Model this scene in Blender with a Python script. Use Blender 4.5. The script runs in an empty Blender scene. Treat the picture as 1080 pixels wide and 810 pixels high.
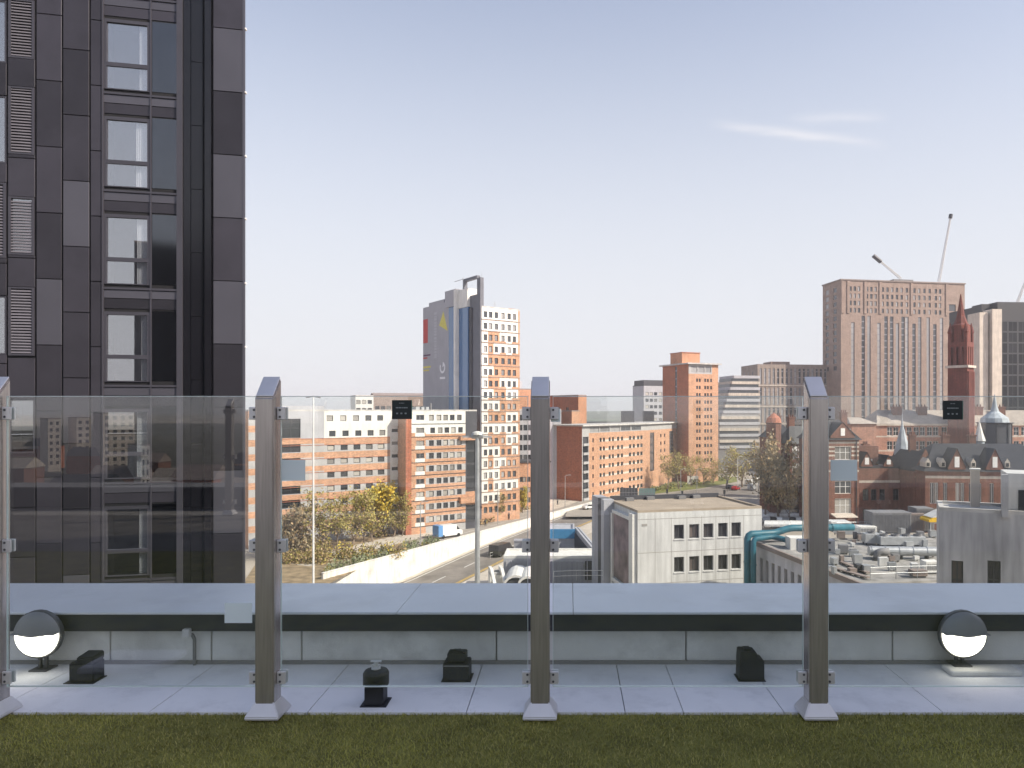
import bpy, bmesh, math, random
from mathutils import Vector, Matrix
R = math.radians
rnd = random.Random(11)
scene = bpy.context.scene
col = scene.collection

# ------------------------------------------------------------------ camera, sky, sun, exposure
EYE = 27.0          # eye height above the street; the terrace floor is 1.5 m lower
FL = 25.5
CX, CY, F = 600.0, 433.0, 756.0
cam = bpy.data.cameras.new('camera'); cam_o = bpy.data.objects.new('camera', cam); col.objects.link(cam_o)
cam_o.location = (0, 0, EYE); cam_o.rotation_euler = (R(90), 0, 0)
cam.sensor_width = 36; cam.lens = 36 * F / 1080
cam.shift_x = (540 - CX) / 1080; cam.shift_y = (CY - 405) / 1080
cam.clip_start = 0.05; cam.clip_end = 20000
scene.camera = cam_o

SUN_EL = 38.0
sx, sy = 0.93, -0.37
sun_dir = Vector((sx * math.cos(R(SUN_EL)), sy * math.cos(R(SUN_EL)), math.sin(R(SUN_EL)))).normalized()
SKY_STRENGTH, SUN_STRENGTH, EXPOSURE = 0.115, 3.4, 0.98
world = bpy.data.worlds.new('World'); scene.world = world; world.use_nodes = True
wt = world.node_tree; wt.nodes.clear()
def wn(t, **k):
    n = wt.nodes.new(t)
    for a, b in k.items(): setattr(n, a, b)
    return n
def wmath(op, a, b=None, c=None):
    n = wn('ShaderNodeMath', operation=op)
    for i, v in enumerate((a, b, c)):
        if v is None: continue
        if isinstance(v, (int, float)): n.inputs[i].default_value = v
        else: wt.links.new(v, n.inputs[i])
    return n.outputs[0]
sky = wn('ShaderNodeTexSky', sky_type='NISHITA'); sky.sun_disc = False
sky.sun_elevation = R(SUN_EL); sky.sun_rotation = math.atan2(sun_dir.x, sun_dir.y)
sky.altitude = 50; sky.air_density = 1.0; sky.dust_density = 2.2; sky.ozone_density = 2.0
tint = wn('ShaderNodeMix', data_type='RGBA', blend_type='MULTIPLY'); tint.inputs[0].default_value = 1
tint.inputs[7].default_value = (.90, 0.84, .86, 1)
wt.links.new(sky.outputs[0], tint.inputs[6])
# two faint cirrus streaks, placed by direction
tc = wn('ShaderNodeTexCoord'); sep = wn('ShaderNodeSeparateXYZ'); wt.links.new(tc.outputs['Generated'], sep.inputs[0])
ys = wmath('MAXIMUM', sep.outputs[1], 0.02)
cu = wmath('DIVIDE', sep.outputs[0], ys); cv = wmath('DIVIDE', sep.outputs[2], ys)
comb = wn('ShaderNodeCombineXYZ'); wt.links.new(wmath('MULTIPLY', cu, 14), comb.inputs[0]); wt.links.new(wmath('MULTIPLY', cv, 90), comb.inputs[1])
nz = wn('ShaderNodeTexNoise'); nz.inputs['Scale'].default_value = 1.0; nz.inputs['Detail'].default_value = 5; wt.links.new(comb.outputs[0], nz.inputs['Vector'])
def streak(u0, u1, v0, slope, width):
    line = wmath('ADD', wmath('MULTIPLY', wmath('SUBTRACT', cu, u0), slope), v0)
    wob = wmath('MULTIPLY', wmath('SUBTRACT', nz.outputs[0], 0.5), width * 1.6)
    w = wmath('DIVIDE', wmath('ADD', wmath('SUBTRACT', cv, line), wob), width)
    g = wmath('EXPONENT', wmath('MULTIPLY', wmath('MULTIPLY', w, w), -1))
    mid, half = (u0 + u1) / 2, (u1 - u0) / 2
    e = wmath('DIVIDE', wmath('SUBTRACT', cu, mid), half); e2 = wmath('MULTIPLY', e, e)
    return wmath('MULTIPLY', g, wmath('MAXIMUM', wmath('SUBTRACT', 1, e2), 0))
st = wmath('ADD', streak(0.19, 0.45, 0.402, -0.125, 0.0065), wmath('MULTIPLY', streak(0.30, 0.45, 0.407, 0.02, 0.007), 0.6))
st = wmath('MULTIPLY', wmath('MULTIPLY', st, wmath('ADD', nz.outputs[0], 0.1)), 0.75)
zf_ = wmath('EXPONENT', wmath('MULTIPLY', wmath('POWER', wmath('DIVIDE', wmath('MAXIMUM', sep.outputs[2], 0.0), 0.49), 2.3), -1.0))     # pale haze layer low in the sky
hz = wn('ShaderNodeMix', data_type='RGBA'); wt.links.new(wmath('MULTIPLY', zf_, 0.97), hz.inputs[0]); wt.links.new(tint.outputs[2], hz.inputs[6]); hz.inputs[7].default_value = (3.80, 3.86, 4.06, 1)
cm = wn('ShaderNodeMix', data_type='RGBA'); wt.links.new(st, cm.inputs[0]); wt.links.new(hz.outputs[2], cm.inputs[6])
cm.inputs[7].default_value = (4.3, 4.2, 4.3, 1)
bg = wn('ShaderNodeBackground'); bg.inputs[1].default_value = SKY_STRENGTH; wt.links.new(cm.outputs[2], bg.inputs[0])
wo = wn('ShaderNodeOutputWorld'); wt.links.new(bg.outputs[0], wo.inputs[0])

sl = bpy.data.lights.new('sun', 'SUN'); sl.energy = SUN_STRENGTH; sl.angle = R(0.5); sl.color = (1.0, 0.90, 0.77)
so = bpy.data.objects.new('sun', sl); col.objects.link(so); so.location = (60, -40, 90)
so.rotation_euler = sun_dir.to_track_quat('Z', 'Y').to_euler()
scene.view_settings.view_transform = 'Standard'; scene.view_settings.look = 'None'
scene.view_settings.exposure = EXPOSURE; scene.view_settings.gamma = 1; scene.view_settings.use_curve_mapping = False
scene.cycles.max_bounces = 8; scene.cycles.transparent_max_bounces = 24
scene.cycles.use_denoising = True

# ------------------------------------------------------------------ helpers
def px2x(px, Y): return (px - CX) / F * Y
def px2z(py, Y): return EYE - (py - CY) / F * Y
def at(px, py, Y): return Vector((px2x(px, Y), Y, px2z(py, Y)))
def onground(px, py, z=0.0):
    Y = (EYE - z) * F / (py - CY); return Vector((px2x(px, Y), Y, z))

MATS = {}
def mat(name, c, rough=0.7, noise=0.15, scale=2.0, metal=0.0, bump=0.0, bscale=30.0, streak=0.0, spec=0.5, aniso=None, coat=0.0, detail=4, rand=0.0, stain=0.0, sscale=2.5):
    if name in MATS: return MATS[name]
    m = bpy.data.materials.new(name); m.use_nodes = True; nt = m.node_tree; N = nt.nodes; L = nt.links
    b = N['Principled BSDF']; b.inputs['Roughness'].default_value = rough; b.inputs['Metallic'].default_value = metal
    b.inputs['Specular IOR Level'].default_value = spec; b.inputs['Coat Weight'].default_value = coat
    co = N.new('ShaderNodeTexCoord'); mp = N.new('ShaderNodeMapping'); L.new(co.outputs['Object'], mp.inputs[0])
    if aniso: mp.inputs['Scale'].default_value = aniso
    n1 = N.new('ShaderNodeTexNoise'); n1.inputs['Scale'].default_value = scale; n1.inputs['Detail'].default_value = detail; L.new(mp.outputs[0], n1.inputs['Vector'])
    mr = N.new('ShaderNodeMapRange'); L.new(n1.outputs[0], mr.inputs[0])
    mr.inputs[1].default_value = 0.3; mr.inputs[2].default_value = 0.7; mr.inputs[3].default_value = 1 - noise; mr.inputs[4].default_value = 1 + noise
    last = mr.outputs[0]
    if streak:
        mp2 = N.new('ShaderNodeMapping'); mp2.inputs['Scale'].default_value = (1.2, 1.2, 0.12); L.new(co.outputs['Object'], mp2.inputs[0])
        n2 = N.new('ShaderNodeTexNoise'); n2.inputs['Scale'].default_value = 1.6; n2.inputs['Detail'].default_value = 6; L.new(mp2.outputs[0], n2.inputs['Vector'])
        mr2 = N.new('ShaderNodeMapRange'); L.new(n2.outputs[0], mr2.inputs[0]); mr2.inputs[1].default_value = 0.35; mr2.inputs[2].default_value = 0.7
        mr2.inputs[3].default_value = 1 + streak * .4; mr2.inputs[4].default_value = 1 - streak
        mu = N.new('ShaderNodeMath'); mu.operation = 'MULTIPLY'; L.new(last, mu.inputs[0]); L.new(mr2.outputs[0], mu.inputs[1]); last = mu.outputs[0]
    if stain:
        n4 = N.new('ShaderNodeTexNoise'); n4.inputs['Scale'].default_value = sscale; n4.inputs['Detail'].default_value = 9; n4.inputs['Roughness'].default_value = .68; L.new(co.outputs['Object'], n4.inputs['Vector'])
        mr4 = N.new('ShaderNodeMapRange'); L.new(n4.outputs[0], mr4.inputs[0]); mr4.inputs[1].default_value = .50; mr4.inputs[2].default_value = .72; mr4.inputs[3].default_value = 1; mr4.inputs[4].default_value = 1 - stain
        mu = N.new('ShaderNodeMath'); mu.operation = 'MULTIPLY'; L.new(last, mu.inputs[0]); L.new(mr4.outputs[0], mu.inputs[1]); last = mu.outputs[0]
    if rand:
        oi = N.new('ShaderNodeObjectInfo'); mr3 = N.new('ShaderNodeMapRange'); L.new(oi.outputs['Random'], mr3.inputs[0])
        mr3.inputs[3].default_value = 1 - rand; mr3.inputs[4].default_value = 1 + rand
        mu = N.new('ShaderNodeMath'); mu.operation = 'MULTIPLY'; L.new(last, mu.inputs[0]); L.new(mr3.outputs[0], mu.inputs[1]); last = mu.outputs[0]
    vm = N.new('ShaderNodeVectorMath'); vm.operation = 'SCALE'; vm.inputs[0].default_value = c; L.new(last, vm.inputs['Scale'])
    L.new(vm.outputs[0], b.inputs['Base Color'])
    if bump:
        n3 = N.new('ShaderNodeTexNoise'); n3.inputs['Scale'].default_value = bscale; n3.inputs['Detail'].default_value = 3; L.new(mp.outputs[0], n3.inputs['Vector'])
        bp = N.new('ShaderNodeBump'); bp.inputs['Strength'].default_value = bump; bp.inputs['Distance'].default_value = 0.01
        L.new(n3.outputs[0], bp.inputs['Height']); L.new(bp.outputs[0], b.inputs['Normal'])
    MATS[name] = m; return m
def brick(name, c, mortar=(0.42, 0.38, 0.33), scale=1.0, var=0.25, streak=0.2, mix=1.0):
    if name in MATS: return MATS[name]
    m = mat(name, c, 0.85, 0.12, 0.35, streak=streak); nt = m.node_tree; N = nt.nodes; L = nt.links
    b = N['Principled BSDF']; old = b.inputs['Base Color'].links[0].from_socket
    co = N.new('ShaderNodeTexCoord'); sp = N.new('ShaderNodeSeparateXYZ'); L.new(co.outputs['Object'], sp.inputs[0])
    ad = N.new('ShaderNodeMath'); L.new(sp.outputs[0], ad.inputs[0]); L.new(sp.outputs[1], ad.inputs[1])
    cb = N.new('ShaderNodeCombineXYZ'); L.new(ad.outputs[0], cb.inputs[0]); L.new(sp.outputs[2], cb.inputs[1])
    bt = N.new('ShaderNodeTexBrick'); L.new(cb.outputs[0], bt.inputs['Vector']); bt.inputs['Scale'].default_value = scale
    bt.inputs['Brick Width'].default_value = 0.45; bt.inputs['Row Height'].default_value = 0.15; bt.inputs['Mortar Size'].default_value = 0.012
    bt.inputs['Color1'].default_value = (1 - var, 1 - var, 1 - var, 1); bt.inputs['Color2'].default_value = (1 + var, 1 + var * .9, 1 + var * .8, 1)
    bt.inputs['Mortar'].default_value = (mortar[0] / max(c[0], .05), mortar[1] / max(c[1], .05), mortar[2] / max(c[2], .05), 1)
    mx = N.new('ShaderNodeMix'); mx.data_type = 'RGBA'; mx.blend_type = 'MULTIPLY'; mx.inputs[0].default_value = mix
    L.new(old, mx.inputs[6]); L.new(bt.outputs[0], mx.inputs[7]); L.new(mx.outputs[2], b.inputs['Base Color'])
    return m
def winglass(name, dark, pale, thr=0.6, rough=0.08, spec=0.9):
    if name in MATS: return MATS[name]
    m = bpy.data.materials.new(name); m.use_nodes = True; N = m.node_tree.nodes; L = m.node_tree.links
    b = N['Principled BSDF']; b.inputs['Roughness'].default_value = rough; b.inputs['Specular IOR Level'].default_value = spec
    oi = N.new('ShaderNodeObjectInfo'); cr = N.new('ShaderNodeValToRGB'); L.new(oi.outputs['Random'], cr.inputs[0])
    cr.color_ramp.elements[0].color = (*dark, 1); cr.color_ramp.elements[0].position = thr; cr.color_ramp.elements[1].color = (*pale, 1); cr.color_ramp.elements[1].position = min(1, thr + .4)
    L.new(cr.outputs[0], b.inputs['Base Color']); MATS[name] = m; return m
def emit(name, c, s):
    m = bpy.data.materials.new(name); m.use_nodes = True; b = m.node_tree.nodes['Principled BSDF']
    b.inputs['Base Color'].default_value = (.8, .8, .8, 1); b.inputs['Emission Color'].default_value = (*c, 1); b.inputs['Emission Strength'].default_value = s
    MATS[name] = m; return m
def clearglass(name, tintc, refl=1.0, fixed=None, rough=0.0, ior=1.5):
    m = bpy.data.materials.new(name); m.use_nodes = True; nt = m.node_tree; N = nt.nodes; L = nt.links
    N.remove(N['Principled BSDF']); o = N['Material Output']
    t = N.new('ShaderNodeBsdfTransparent'); t.inputs[0].default_value = (*tintc, 1)
    g = N.new('ShaderNodeBsdfGlossy'); g.inputs['Roughness'].default_value = rough; g.inputs['Color'].default_value = (refl, refl, refl, 1)
    mx = N.new('ShaderNodeMixShader'); L.new(t.outputs[0], mx.inputs[1]); L.new(g.outputs[0], mx.inputs[2]); L.new(mx.outputs[0], o.inputs[0])
    if fixed is not None: mx.inputs[0].default_value = fixed
    else:
        fr = N.new('ShaderNodeFresnel'); fr.inputs[0].default_value = ior
        # a back face sees the inverse index: use the geometric facing so both faces reflect alike
        ge = N.new('ShaderNodeNewGeometry'); mm = N.new('ShaderNodeMath'); mm.operation = 'MULTIPLY_ADD'
        L.new(ge.outputs['Backfacing'], mm.inputs[0]); mm.inputs[1].default_value = 1 / ior - ior; mm.inputs[2].default_value = ior
        L.new(mm.outputs[0], fr.inputs[0]); L.new(fr.outputs[0], mx.inputs[0])
    MATS[name] = m; return m

class MB:
    def __init__(s): s.v = []; s.f = []; s.m = []
    def face(s, pts, m=0):
        i = len(s.v); s.v.extend([tuple(p) for p in pts]); s.f.append(tuple(range(i, i + len(pts)))); s.m.append(m)
    def faces(s, vs, fs, m=0):
        i = len(s.v); s.v.extend([tuple(p) for p in vs])
        for f in fs: s.f.append(tuple(i + k for k in f)); s.m.append(m)
    def box(s, x0, x1, y0, y1, z0, z1, m=0):
        s.faces([(x0, y0, z0), (x1, y0, z0), (x1, y1, z0), (x0, y1, z0), (x0, y0, z1), (x1, y0, z1), (x1, y1, z1), (x0, y1, z1)],
                [(0, 3, 2, 1), (4, 5, 6, 7), (0, 1, 5, 4), (1, 2, 6, 5), (2, 3, 7, 6), (3, 0, 4, 7)], m); return s
    def prism(s, poly, z0, z1, m=0, ztop=None):
        n = len(poly); zt = ztop or [z1] * n; z0s = z0 if isinstance(z0, (list, tuple)) else [z0] * n
        s.faces([(p[0], p[1], z0s[i]) for i, p in enumerate(poly)] + [(p[0], p[1], zt[i]) for i, p in enumerate(poly)],
                [tuple(range(n - 1, -1, -1)), tuple(range(n, 2 * n))] + [(i, (i + 1) % n, n + (i + 1) % n, n + i) for i in range(n)], m); return s
    def extr_x(s, prof, x0, x1, m=0):
        n = len(prof)
        s.faces([(x0, p[0], p[1]) for p in prof] + [(x1, p[0], p[1]) for p in prof],
                [tuple(range(n)), tuple(range(2 * n - 1, n - 1, -1))] + [(i, n + i, n + (i + 1) % n, (i + 1) % n) for i in range(n)], m); return s
    def extr_y(s, prof, y0, y1, m=0):
        n = len(prof)
        s.faces([(p[0], y0, p[1]) for p in prof] + [(p[0], y1, p[1]) for p in prof],
                [tuple(range(n - 1, -1, -1)), tuple(range(n, 2 * n))] + [(i, (i + 1) % n, n + (i + 1) % n, n + i) for i in range(n)], m); return s
    def tube(s, pts, r, n=8, m=0, caps=True):
        pts = [Vector(p) for p in pts]; rs = r if isinstance(r, (list, tuple)) else [r] * len(pts); vs = []; fs = []
        prev = None
        for i, p in enumerate(pts):
            d = (pts[min(i + 1, len(pts) - 1)] - pts[max(i - 1, 0)]).normalized()
            if prev is None:
                a = d.cross(Vector((0, 0, 1)) if abs(d.z) < .95 else Vector((1, 0, 0))).normalized()
            else: a = (prev - d * prev.dot(d)).normalized()
            prev = a; b = d.cross(a)
            vs += [p + (a * math.cos(2 * math.pi * k / n) + b * math.sin(2 * math.pi * k / n)) * rs[i] for k in range(n)]
        for i in range(len(pts) - 1):
            fs += [(i * n + k, i * n + (k + 1) % n, (i + 1) * n + (k + 1) % n, (i + 1) * n + k) for k in range(n)]
        if caps: fs += [tuple(range(n - 1, -1, -1)), tuple(range((len(pts) - 1) * n, len(pts) * n))]
        s.faces(vs, fs, m); return s
    def lathe(s, prof, c=(0, 0), n=16, m=0, a0=0.0):
        vs = []; fs = []; k = len(prof)
        for j in range(n):
            a = a0 + 2 * math.pi * j / n
            vs += [(c[0] + r * math.cos(a), c[1] + r * math.sin(a), z) for r, z in prof]
        for j in range(n):
            for i in range(k - 1):
                fs.append((j * k + i, ((j + 1) % n) * k + i, ((j + 1) % n) * k + i + 1, j * k + i + 1))
        if prof[0][0] > 1e-6: fs.append(tuple(j * k for j in range(n - 1, -1, -1)))
        if prof[-1][0] > 1e-6: fs.append(tuple(j * k + k - 1 for j in range(n)))
        s.faces(vs, fs, m); return s
    def mesh(s, name, mats, smooth=False):
        me = bpy.data.meshes.new(name); me.from_pydata(s.v, [], s.f); 
        for mm in mats: me.materials.append(mm)
        me.polygons.foreach_set('material_index', s.m)
        if smooth: me.polygons.foreach_set('use_smooth', [True] * len(s.f))
        me.update(); return me
    def build(s, name, mats, parent=None, loc=(0, 0, 0), rz=0.0, smooth=False, bevel=0.0, seg=2):
        if not isinstance(mats, (list, tuple)): mats = [mats]
        me = s.mesh(name, mats, smooth)
        if bevel or smooth:
            bm = bmesh.new(); bm.from_mesh(me); bmesh.ops.remove_doubles(bm, verts=bm.verts, dist=1e-5)
            if bevel:
                es = [e for e in bm.edges if len(e.link_faces) == 2 and e.calc_face_angle(0) > R(25)]
                bmesh.ops.bevel(bm, geom=es, offset=bevel, segments=seg, affect='EDGES', clamp_overlap=True)
            bm.normal_update(); bm.to_mesh(me); bm.free()
        return place(name, me, parent, loc, rz)
def place(name, me, parent=None, loc=(0, 0, 0), rz=0.0):
    o = bpy.data.objects.new(name, me); col.objects.link(o); o.parent = parent; o.location = loc; o.rotation_euler = (0, 0, rz); return o
def tag(o, label, cat, group=None):
    o['label'] = label; o['category'] = cat
    if group: o['group'] = group
    return o
def thing(name, label, cat, loc=(0, 0, 0), rz=0.0, group=None):
    o = bpy.data.objects.new(name, None); col.objects.link(o); o.location = loc; o.rotation_euler = (0, 0, rz); o.empty_display_size = .3
    return tag(o, label, cat, group)
def struct(o, kind='structure'): o['kind'] = kind; return o
def copy_thing(o, loc, rz, label):
    c = o.copy(); col.objects.link(c); c.location = loc; c.rotation_euler = (0, 0, rz); c['label'] = label
    for ch in list(o.children):
        d = ch.copy(); col.objects.link(d); d.parent = c
        for g in list(ch.children):
            e = g.copy(); col.objects.link(e); e.parent = d
    return c

# ------------------------------------------------------------------ buildings
WCACHE = {}
class Bld:
    """A building (or a wing of one): local x along the front, y into the building, z up."""
    def __init__(s, name, label, cat, p0, rz, W, D, z0, H, root=None, group=None):
        s.W, s.D, s.z0, s.H, s.rz = W, D, z0, H, rz; s.p0 = Vector((p0[0], p0[1])); s.mb = MB(); s.nwin = 0; s.extra = MB(); s.extra_m = None
        if root is None:
            s.root = thing(name, label, cat, (p0[0], p0[1], 0), rz, group); s.off = Matrix.Identity(4); s.first = s
        else:
            s.root = root.root; s.first = root.first
            inv = Matrix.Translation((root.root.location)) @ Matrix.Rotation(root.root.rotation_euler.z, 4, 'Z')
            s.off = inv.inverted() @ Matrix.Translation((p0[0], p0[1], 0)) @ Matrix.Rotation(rz, 4, 'Z')
    def u(s, px, side='front'):
        """distance along a face at which the sight line through column px meets it"""
        c, sn = math.cos(s.rz), math.sin(s.rz); ex = Vector((c, sn)); ey = Vector((-sn, c))
        if side == 'front': o, d = s.p0, ex
        elif side == 'left': o, d = s.p0, ey
        else: o, d = s.p0 + ex * s.W, ey
        k = (px - CX) / F      # X = k*Y
        t = (k * o.y - o.x) / (d.x - k * d.y)
        return t if side != 'left' else s.D - t
    def ydist(s, px, side='front'):
        c, sn = math.cos(s.rz), math.sin(s.rz); t = s.u(px, side)
        if side == 'front': return s.p0.y + t * sn
        if side == 'left': return s.p0.y + (s.D - t) * c
        return s.p0.y + s.W * sn + t * c
    def z(s, px, py, side='front'): return px2z(py, s.ydist(px, side))
    def to3(s, side, u, d, z):
        if side == 'front': return (u, d, z)
        if side == 'right': return (s.W - d, u, z)
        if side == 'left': return (d, s.D - u, z)
        return (s.W - u, s.D - d, z)
    def length(s, side): return s.W if side in ('front', 'back') else s.D
    ROT = {'front': 0.0, 'right': math.pi / 2, 'left': -math.pi / 2, 'back': math.pi}
    def facade(s, side, openings=(), mf=None, cuts_u=(), cuts_z=(), depth=0.2, back=False, u0=0.0, u1=None, z0=None, z1=None, mback=0):
        u1 = s.length(side) if u1 is None else u1; z0 = s.z0 if z0 is None else z0; z1 = s.H if z1 is None else z1
        us = sorted({round(x, 4) for x in [u0, u1, *cuts_u, *[o[0] for o in openings], *[o[1] for o in openings]] if u0 <= x <= u1})
        zs = sorted({round(x, 4) for x in [z0, z1, *cuts_z, *[o[2] for o in openings], *[o[3] for o in openings]] if z0 <= x <= z1})
        mf = mf or (lambda u, z: 0)
        import bisect
        solid = [[True] * (len(zs) - 1) for _ in range(len(us) - 1)]
        for o in openings:
            for i in range(bisect.bisect_left(us, o[0] - 1e-3), len(us) - 1):
                if us[i] >= o[1] - 1e-3: break
                for j in range(bisect.bisect_left(zs, o[2] - 1e-3), len(zs) - 1):
                    if zs[j] >= o[3] - 1e-3: break
                    solid[i][j] = False
        for j in range(len(zs) - 1):
            i = 0
            while i < len(us) - 1:
                if not solid[i][j]: i += 1; continue
                m = mf((us[i] + us[i + 1]) / 2, (zs[j] + zs[j + 1]) / 2); k = i + 1
                while k < len(us) - 1 and solid[k][j] and mf((us[k] + us[k + 1]) / 2, (zs[j] + zs[j + 1]) / 2) == m: k += 1
                a, b, c, d = us[i], us[k], zs[j], zs[j + 1]
                s.mb.face([s.to3(side, a, 0, c), s.to3(side, b, 0, c), s.to3(side, b, 0, d), s.to3(side, a, 0, d)], m); i = k
        for o in openings:
            a, b, c, d = [round(x, 4) for x in o[:4]]; m = mf(a + .001 - .01, (c + d) / 2); P = s.to3
            s.mb.face([P(side, a, 0, c), P(side, a, depth, c), P(side, a, depth, d), P(side, a, 0, d)][::-1], m)
            s.mb.face([P(side, b, 0, c), P(side, b, depth, c), P(side, b, depth, d), P(side, b, 0, d)], m)
            s.mb.face([P(side, a, 0, c), P(side, b, 0, c), P(side, b, depth, c), P(side, a, depth, c)], m)
            s.mb.face([P(side, a, 0, d), P(side, b, 0, d), P(side, b, depth, d), P(side, a, depth, d)][::-1], m)
            if back: s.mb.face([P(side, a, depth, c), P(side, b, depth, c), P(side, b, depth, d), P(side, a, depth, d)], mback)
    def put(s, o, loc, rz=0.0):
        o.parent = s.root; o.matrix_local = s.off @ Matrix.Translation(loc) @ Matrix.Rotation(rz, 4, 'Z'); return o
    def part(s, name, mb, mats, smooth=False, bevel=0.0):
        o = mb.build(name, mats, smooth=smooth, bevel=bevel); return s.put(o, (0, 0, 0))
    def winmesh(s, w, h, style, fm, gm):
        key = (round(w, 2), round(h, 2), style, fm.name, gm.name)
        if key in WCACHE: return WCACHE[key]
        m = MB(); f = min(0.12, w * .12); hw = w / 2
        m.box(-hw, hw, -.03, .05, 0, f, 0); m.box(-hw, hw, -.03, .05, h - f, h, 0)
        m.box(-hw, -hw + f, -.03, .05, f, h - f, 0); m.box(hw - f, hw, -.03, .05, f, h - f, 0)
        m.box(-hw + f, hw - f, .0, .03, f, h - f, 1)
        if style == 'cross':
            m.box(-.04, .04, -.035, .0, f, h - f, 0); m.box(-hw + f, hw - f, -.033, .0, h * .5 - .04, h * .5 + .04, 0)
        if style == 'mull': m.box(-.05, .05, -.035, .0, f, h - f, 0)
        if style == 'sash':
            for k in (-1, 1): m.box(k * w / 6 - .06, k * w / 6 + .06, -.05, .0, f, h - f, 0)
            m.box(-hw + f, hw - f, -.04, .0, h * .55 - .05, h * .55 + .05, 0)
        if style == 'bars':
            k = 0.0
            while k < h - .5: m.box(-hw + f, hw - f, -.033, .0, k, k + .55, 0); k += 3.0
        if style == 'blind': m.box(-hw + f, hw - f, -.012, 0, h * .6, h - f, 0)
        WCACHE[key] = m.mesh('window', [fm, gm]); return WCACHE[key]
    def windows(s, side, openings, fm, gm, depth=0.2, style='plain', name='window'):
        for o in openings:
            w, h = o[1] - o[0], o[3] - o[2]; me = s.winmesh(w, h, style, fm, gm)
            s.first.nwin += 1; loc = s.to3(side, (o[0] + o[1]) / 2, depth - .05, o[2])
            if s.first.nwin <= 98: s.put(place(name, me), loc, s.ROT[side])
            else:
                rr = Matrix.Translation(loc) @ Matrix.Rotation(s.ROT[side], 4, 'Z')
                if s.extra_m is None: s.extra_m = (fm, gm)
                off = len(s.extra.v); s.extra.v += [tuple(rr @ v.co) for v in me.vertices]
                for p in me.polygons: s.extra.f.append(tuple(off + i for i in p.vertices)); s.extra.m.append(p.material_index)
    def grid(s, us, zs, w, h): return [(u - w / 2, u + w / 2, z, z + h) for z in zs for u in us]
    def done(s, wall_m, roof_m=None, sides=('left', 'right', 'back'), overhang=0.0, thick=0.4, roof=True, name='wall'):
        for sd in sides: s.facade(sd)
        if not isinstance(wall_m, (list, tuple)): wall_m = [wall_m]
        s.put(s.mb.build(name, wall_m), (0, 0, 0))
        if s.extra.f: struct(s.put(s.extra.build('upper_window', list(s.extra_m)), (0, 0, 0)), 'stuff')
        if roof:
            q = MB(); e = overhang
            if e > 0: q.box(-e, s.W + e, -e, s.D + e, s.H, s.H + thick)
            else:
                q.box(.0, s.W, .0, s.D, s.H, s.H + .05)
                for a in ((0, s.W, 0, .3), (0, s.W, s.D - .3, s.D), (0, .3, .3, s.D - .3), (s.W - .3, s.W, .3, s.D - .3)): q.box(a[0], a[1], a[2], a[3], s.H + .05, s.H + thick)
            s.put(q.build('roof', roof_m or wall_m[0]), (0, 0, 0))
        return s
def bld_px(name, label, cat, pxl, Yl, rot, pxr, D, z0, H, **k):
    """front from column pxl (at depth Yl) to column pxr, turned rot degrees"""
    rz = R(rot); p0 = (px2x(pxl, Yl), Yl); kk = (pxr - CX) / F
    W = (kk * Yl - p0[0]) / (math.cos(rz) - kk * math.sin(rz))
    return Bld(name, label, cat, p0, rz, W, D, z0, H, **k)
# ------------------------------------------------------------------ materials
def M(n): return MATS[n]
mat('ground_mix', (.38, .335, .28), .9, .25, .06, detail=8)
mat('asphalt', (.22, .195, .175), .9, .2, .35, detail=8, stain=.35, sscale=.25)
mat('asphalt_pale', (.35, .315, .275), .9, .15, .2, detail=8, stain=.3, sscale=.2)
mat('paving_far', (.52, .465, .40), .9, .15, .5)
mat('verge', (.17, .18, .05), .95, .35, .8)
mat('leaf_litter', (.27, .20, .12), .95, .4, .6, detail=8)
mat('road_paint', (.75, .74, .70), .7, .1)
mat('yellow_paint', (.62, .40, .08), .7, .15)
mat('kerb', (.5, .47, .42), .85, .1)
mat('white_wall', (.76, .73, .68), .8, .08, .4, streak=.22, stain=.2, sscale=.5)
mat('hill', (.10, .115, .075), 1, .7, .008, detail=10)
mat('steel', (.52, .48, .45), .27, .16, 6, metal=.72, aniso=(14, 14, .6), bump=.04, bscale=60)
mat('steel_pale', (.74, .72, .72), .38, .08, 6, metal=.4)
mat('coping', (.80, .81, .85), .42, .07, 1.2, metal=.25, stain=.16, sscale=1.6, bump=.02, bscale=8)
mat('fascia', (.026, .028, .034), .55, .12, 3)
mat('concrete', (.74, .72, .69), .85, .13, 2.2, bump=.25, bscale=90, streak=.18, detail=7, stain=.3, sscale=2.6)
mat('slab', (.82, .81, .81), .8, .10, 1.1, stain=.17, sscale=4.5, bump=.2, bscale=120, detail=8)
mat('black_plastic', (.022, .022, .026), .5, .15, 5)
mat('dark_metal', (.10, .10, .11), .45, .12, 4, metal=.3)
mat('hood_grey', (.26, .26, .27), .5, .08, 4, metal=.2)
mat('sealant', (.25, .24, .23), .9, .1)
mat('turf', (.18, .17, .04), .95, .3, 6)
mat('turf_blade', (.30, .285, .055), .7, .35, 1.6)
mat('turf_blade_dry', (.42, .37, .11), .7, .3, 3.0)
emit('lens_lit', (1.0, .93, .80), 2.6)
mat('sign_black', (.012, .02, .022), .4, .1)
mat('sign_ink', (.30, .33, .34), .6, .1)
mat('sign_edge', (.10, .25, .20), .3, .1)
mat('pale_top', (.74, .72, .74), .6, .05)
clearglass('pane_glass', (.95, .975, .965), 1.0, ior=1.72)
mat('glass_edge', (.74, .82, .80), .2, .05)
mat('frosted', (.86, .95, .97), .5, .04)
MATS['frosted'].node_tree.nodes['Principled BSDF'].inputs['Alpha'].default_value = .86

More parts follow.
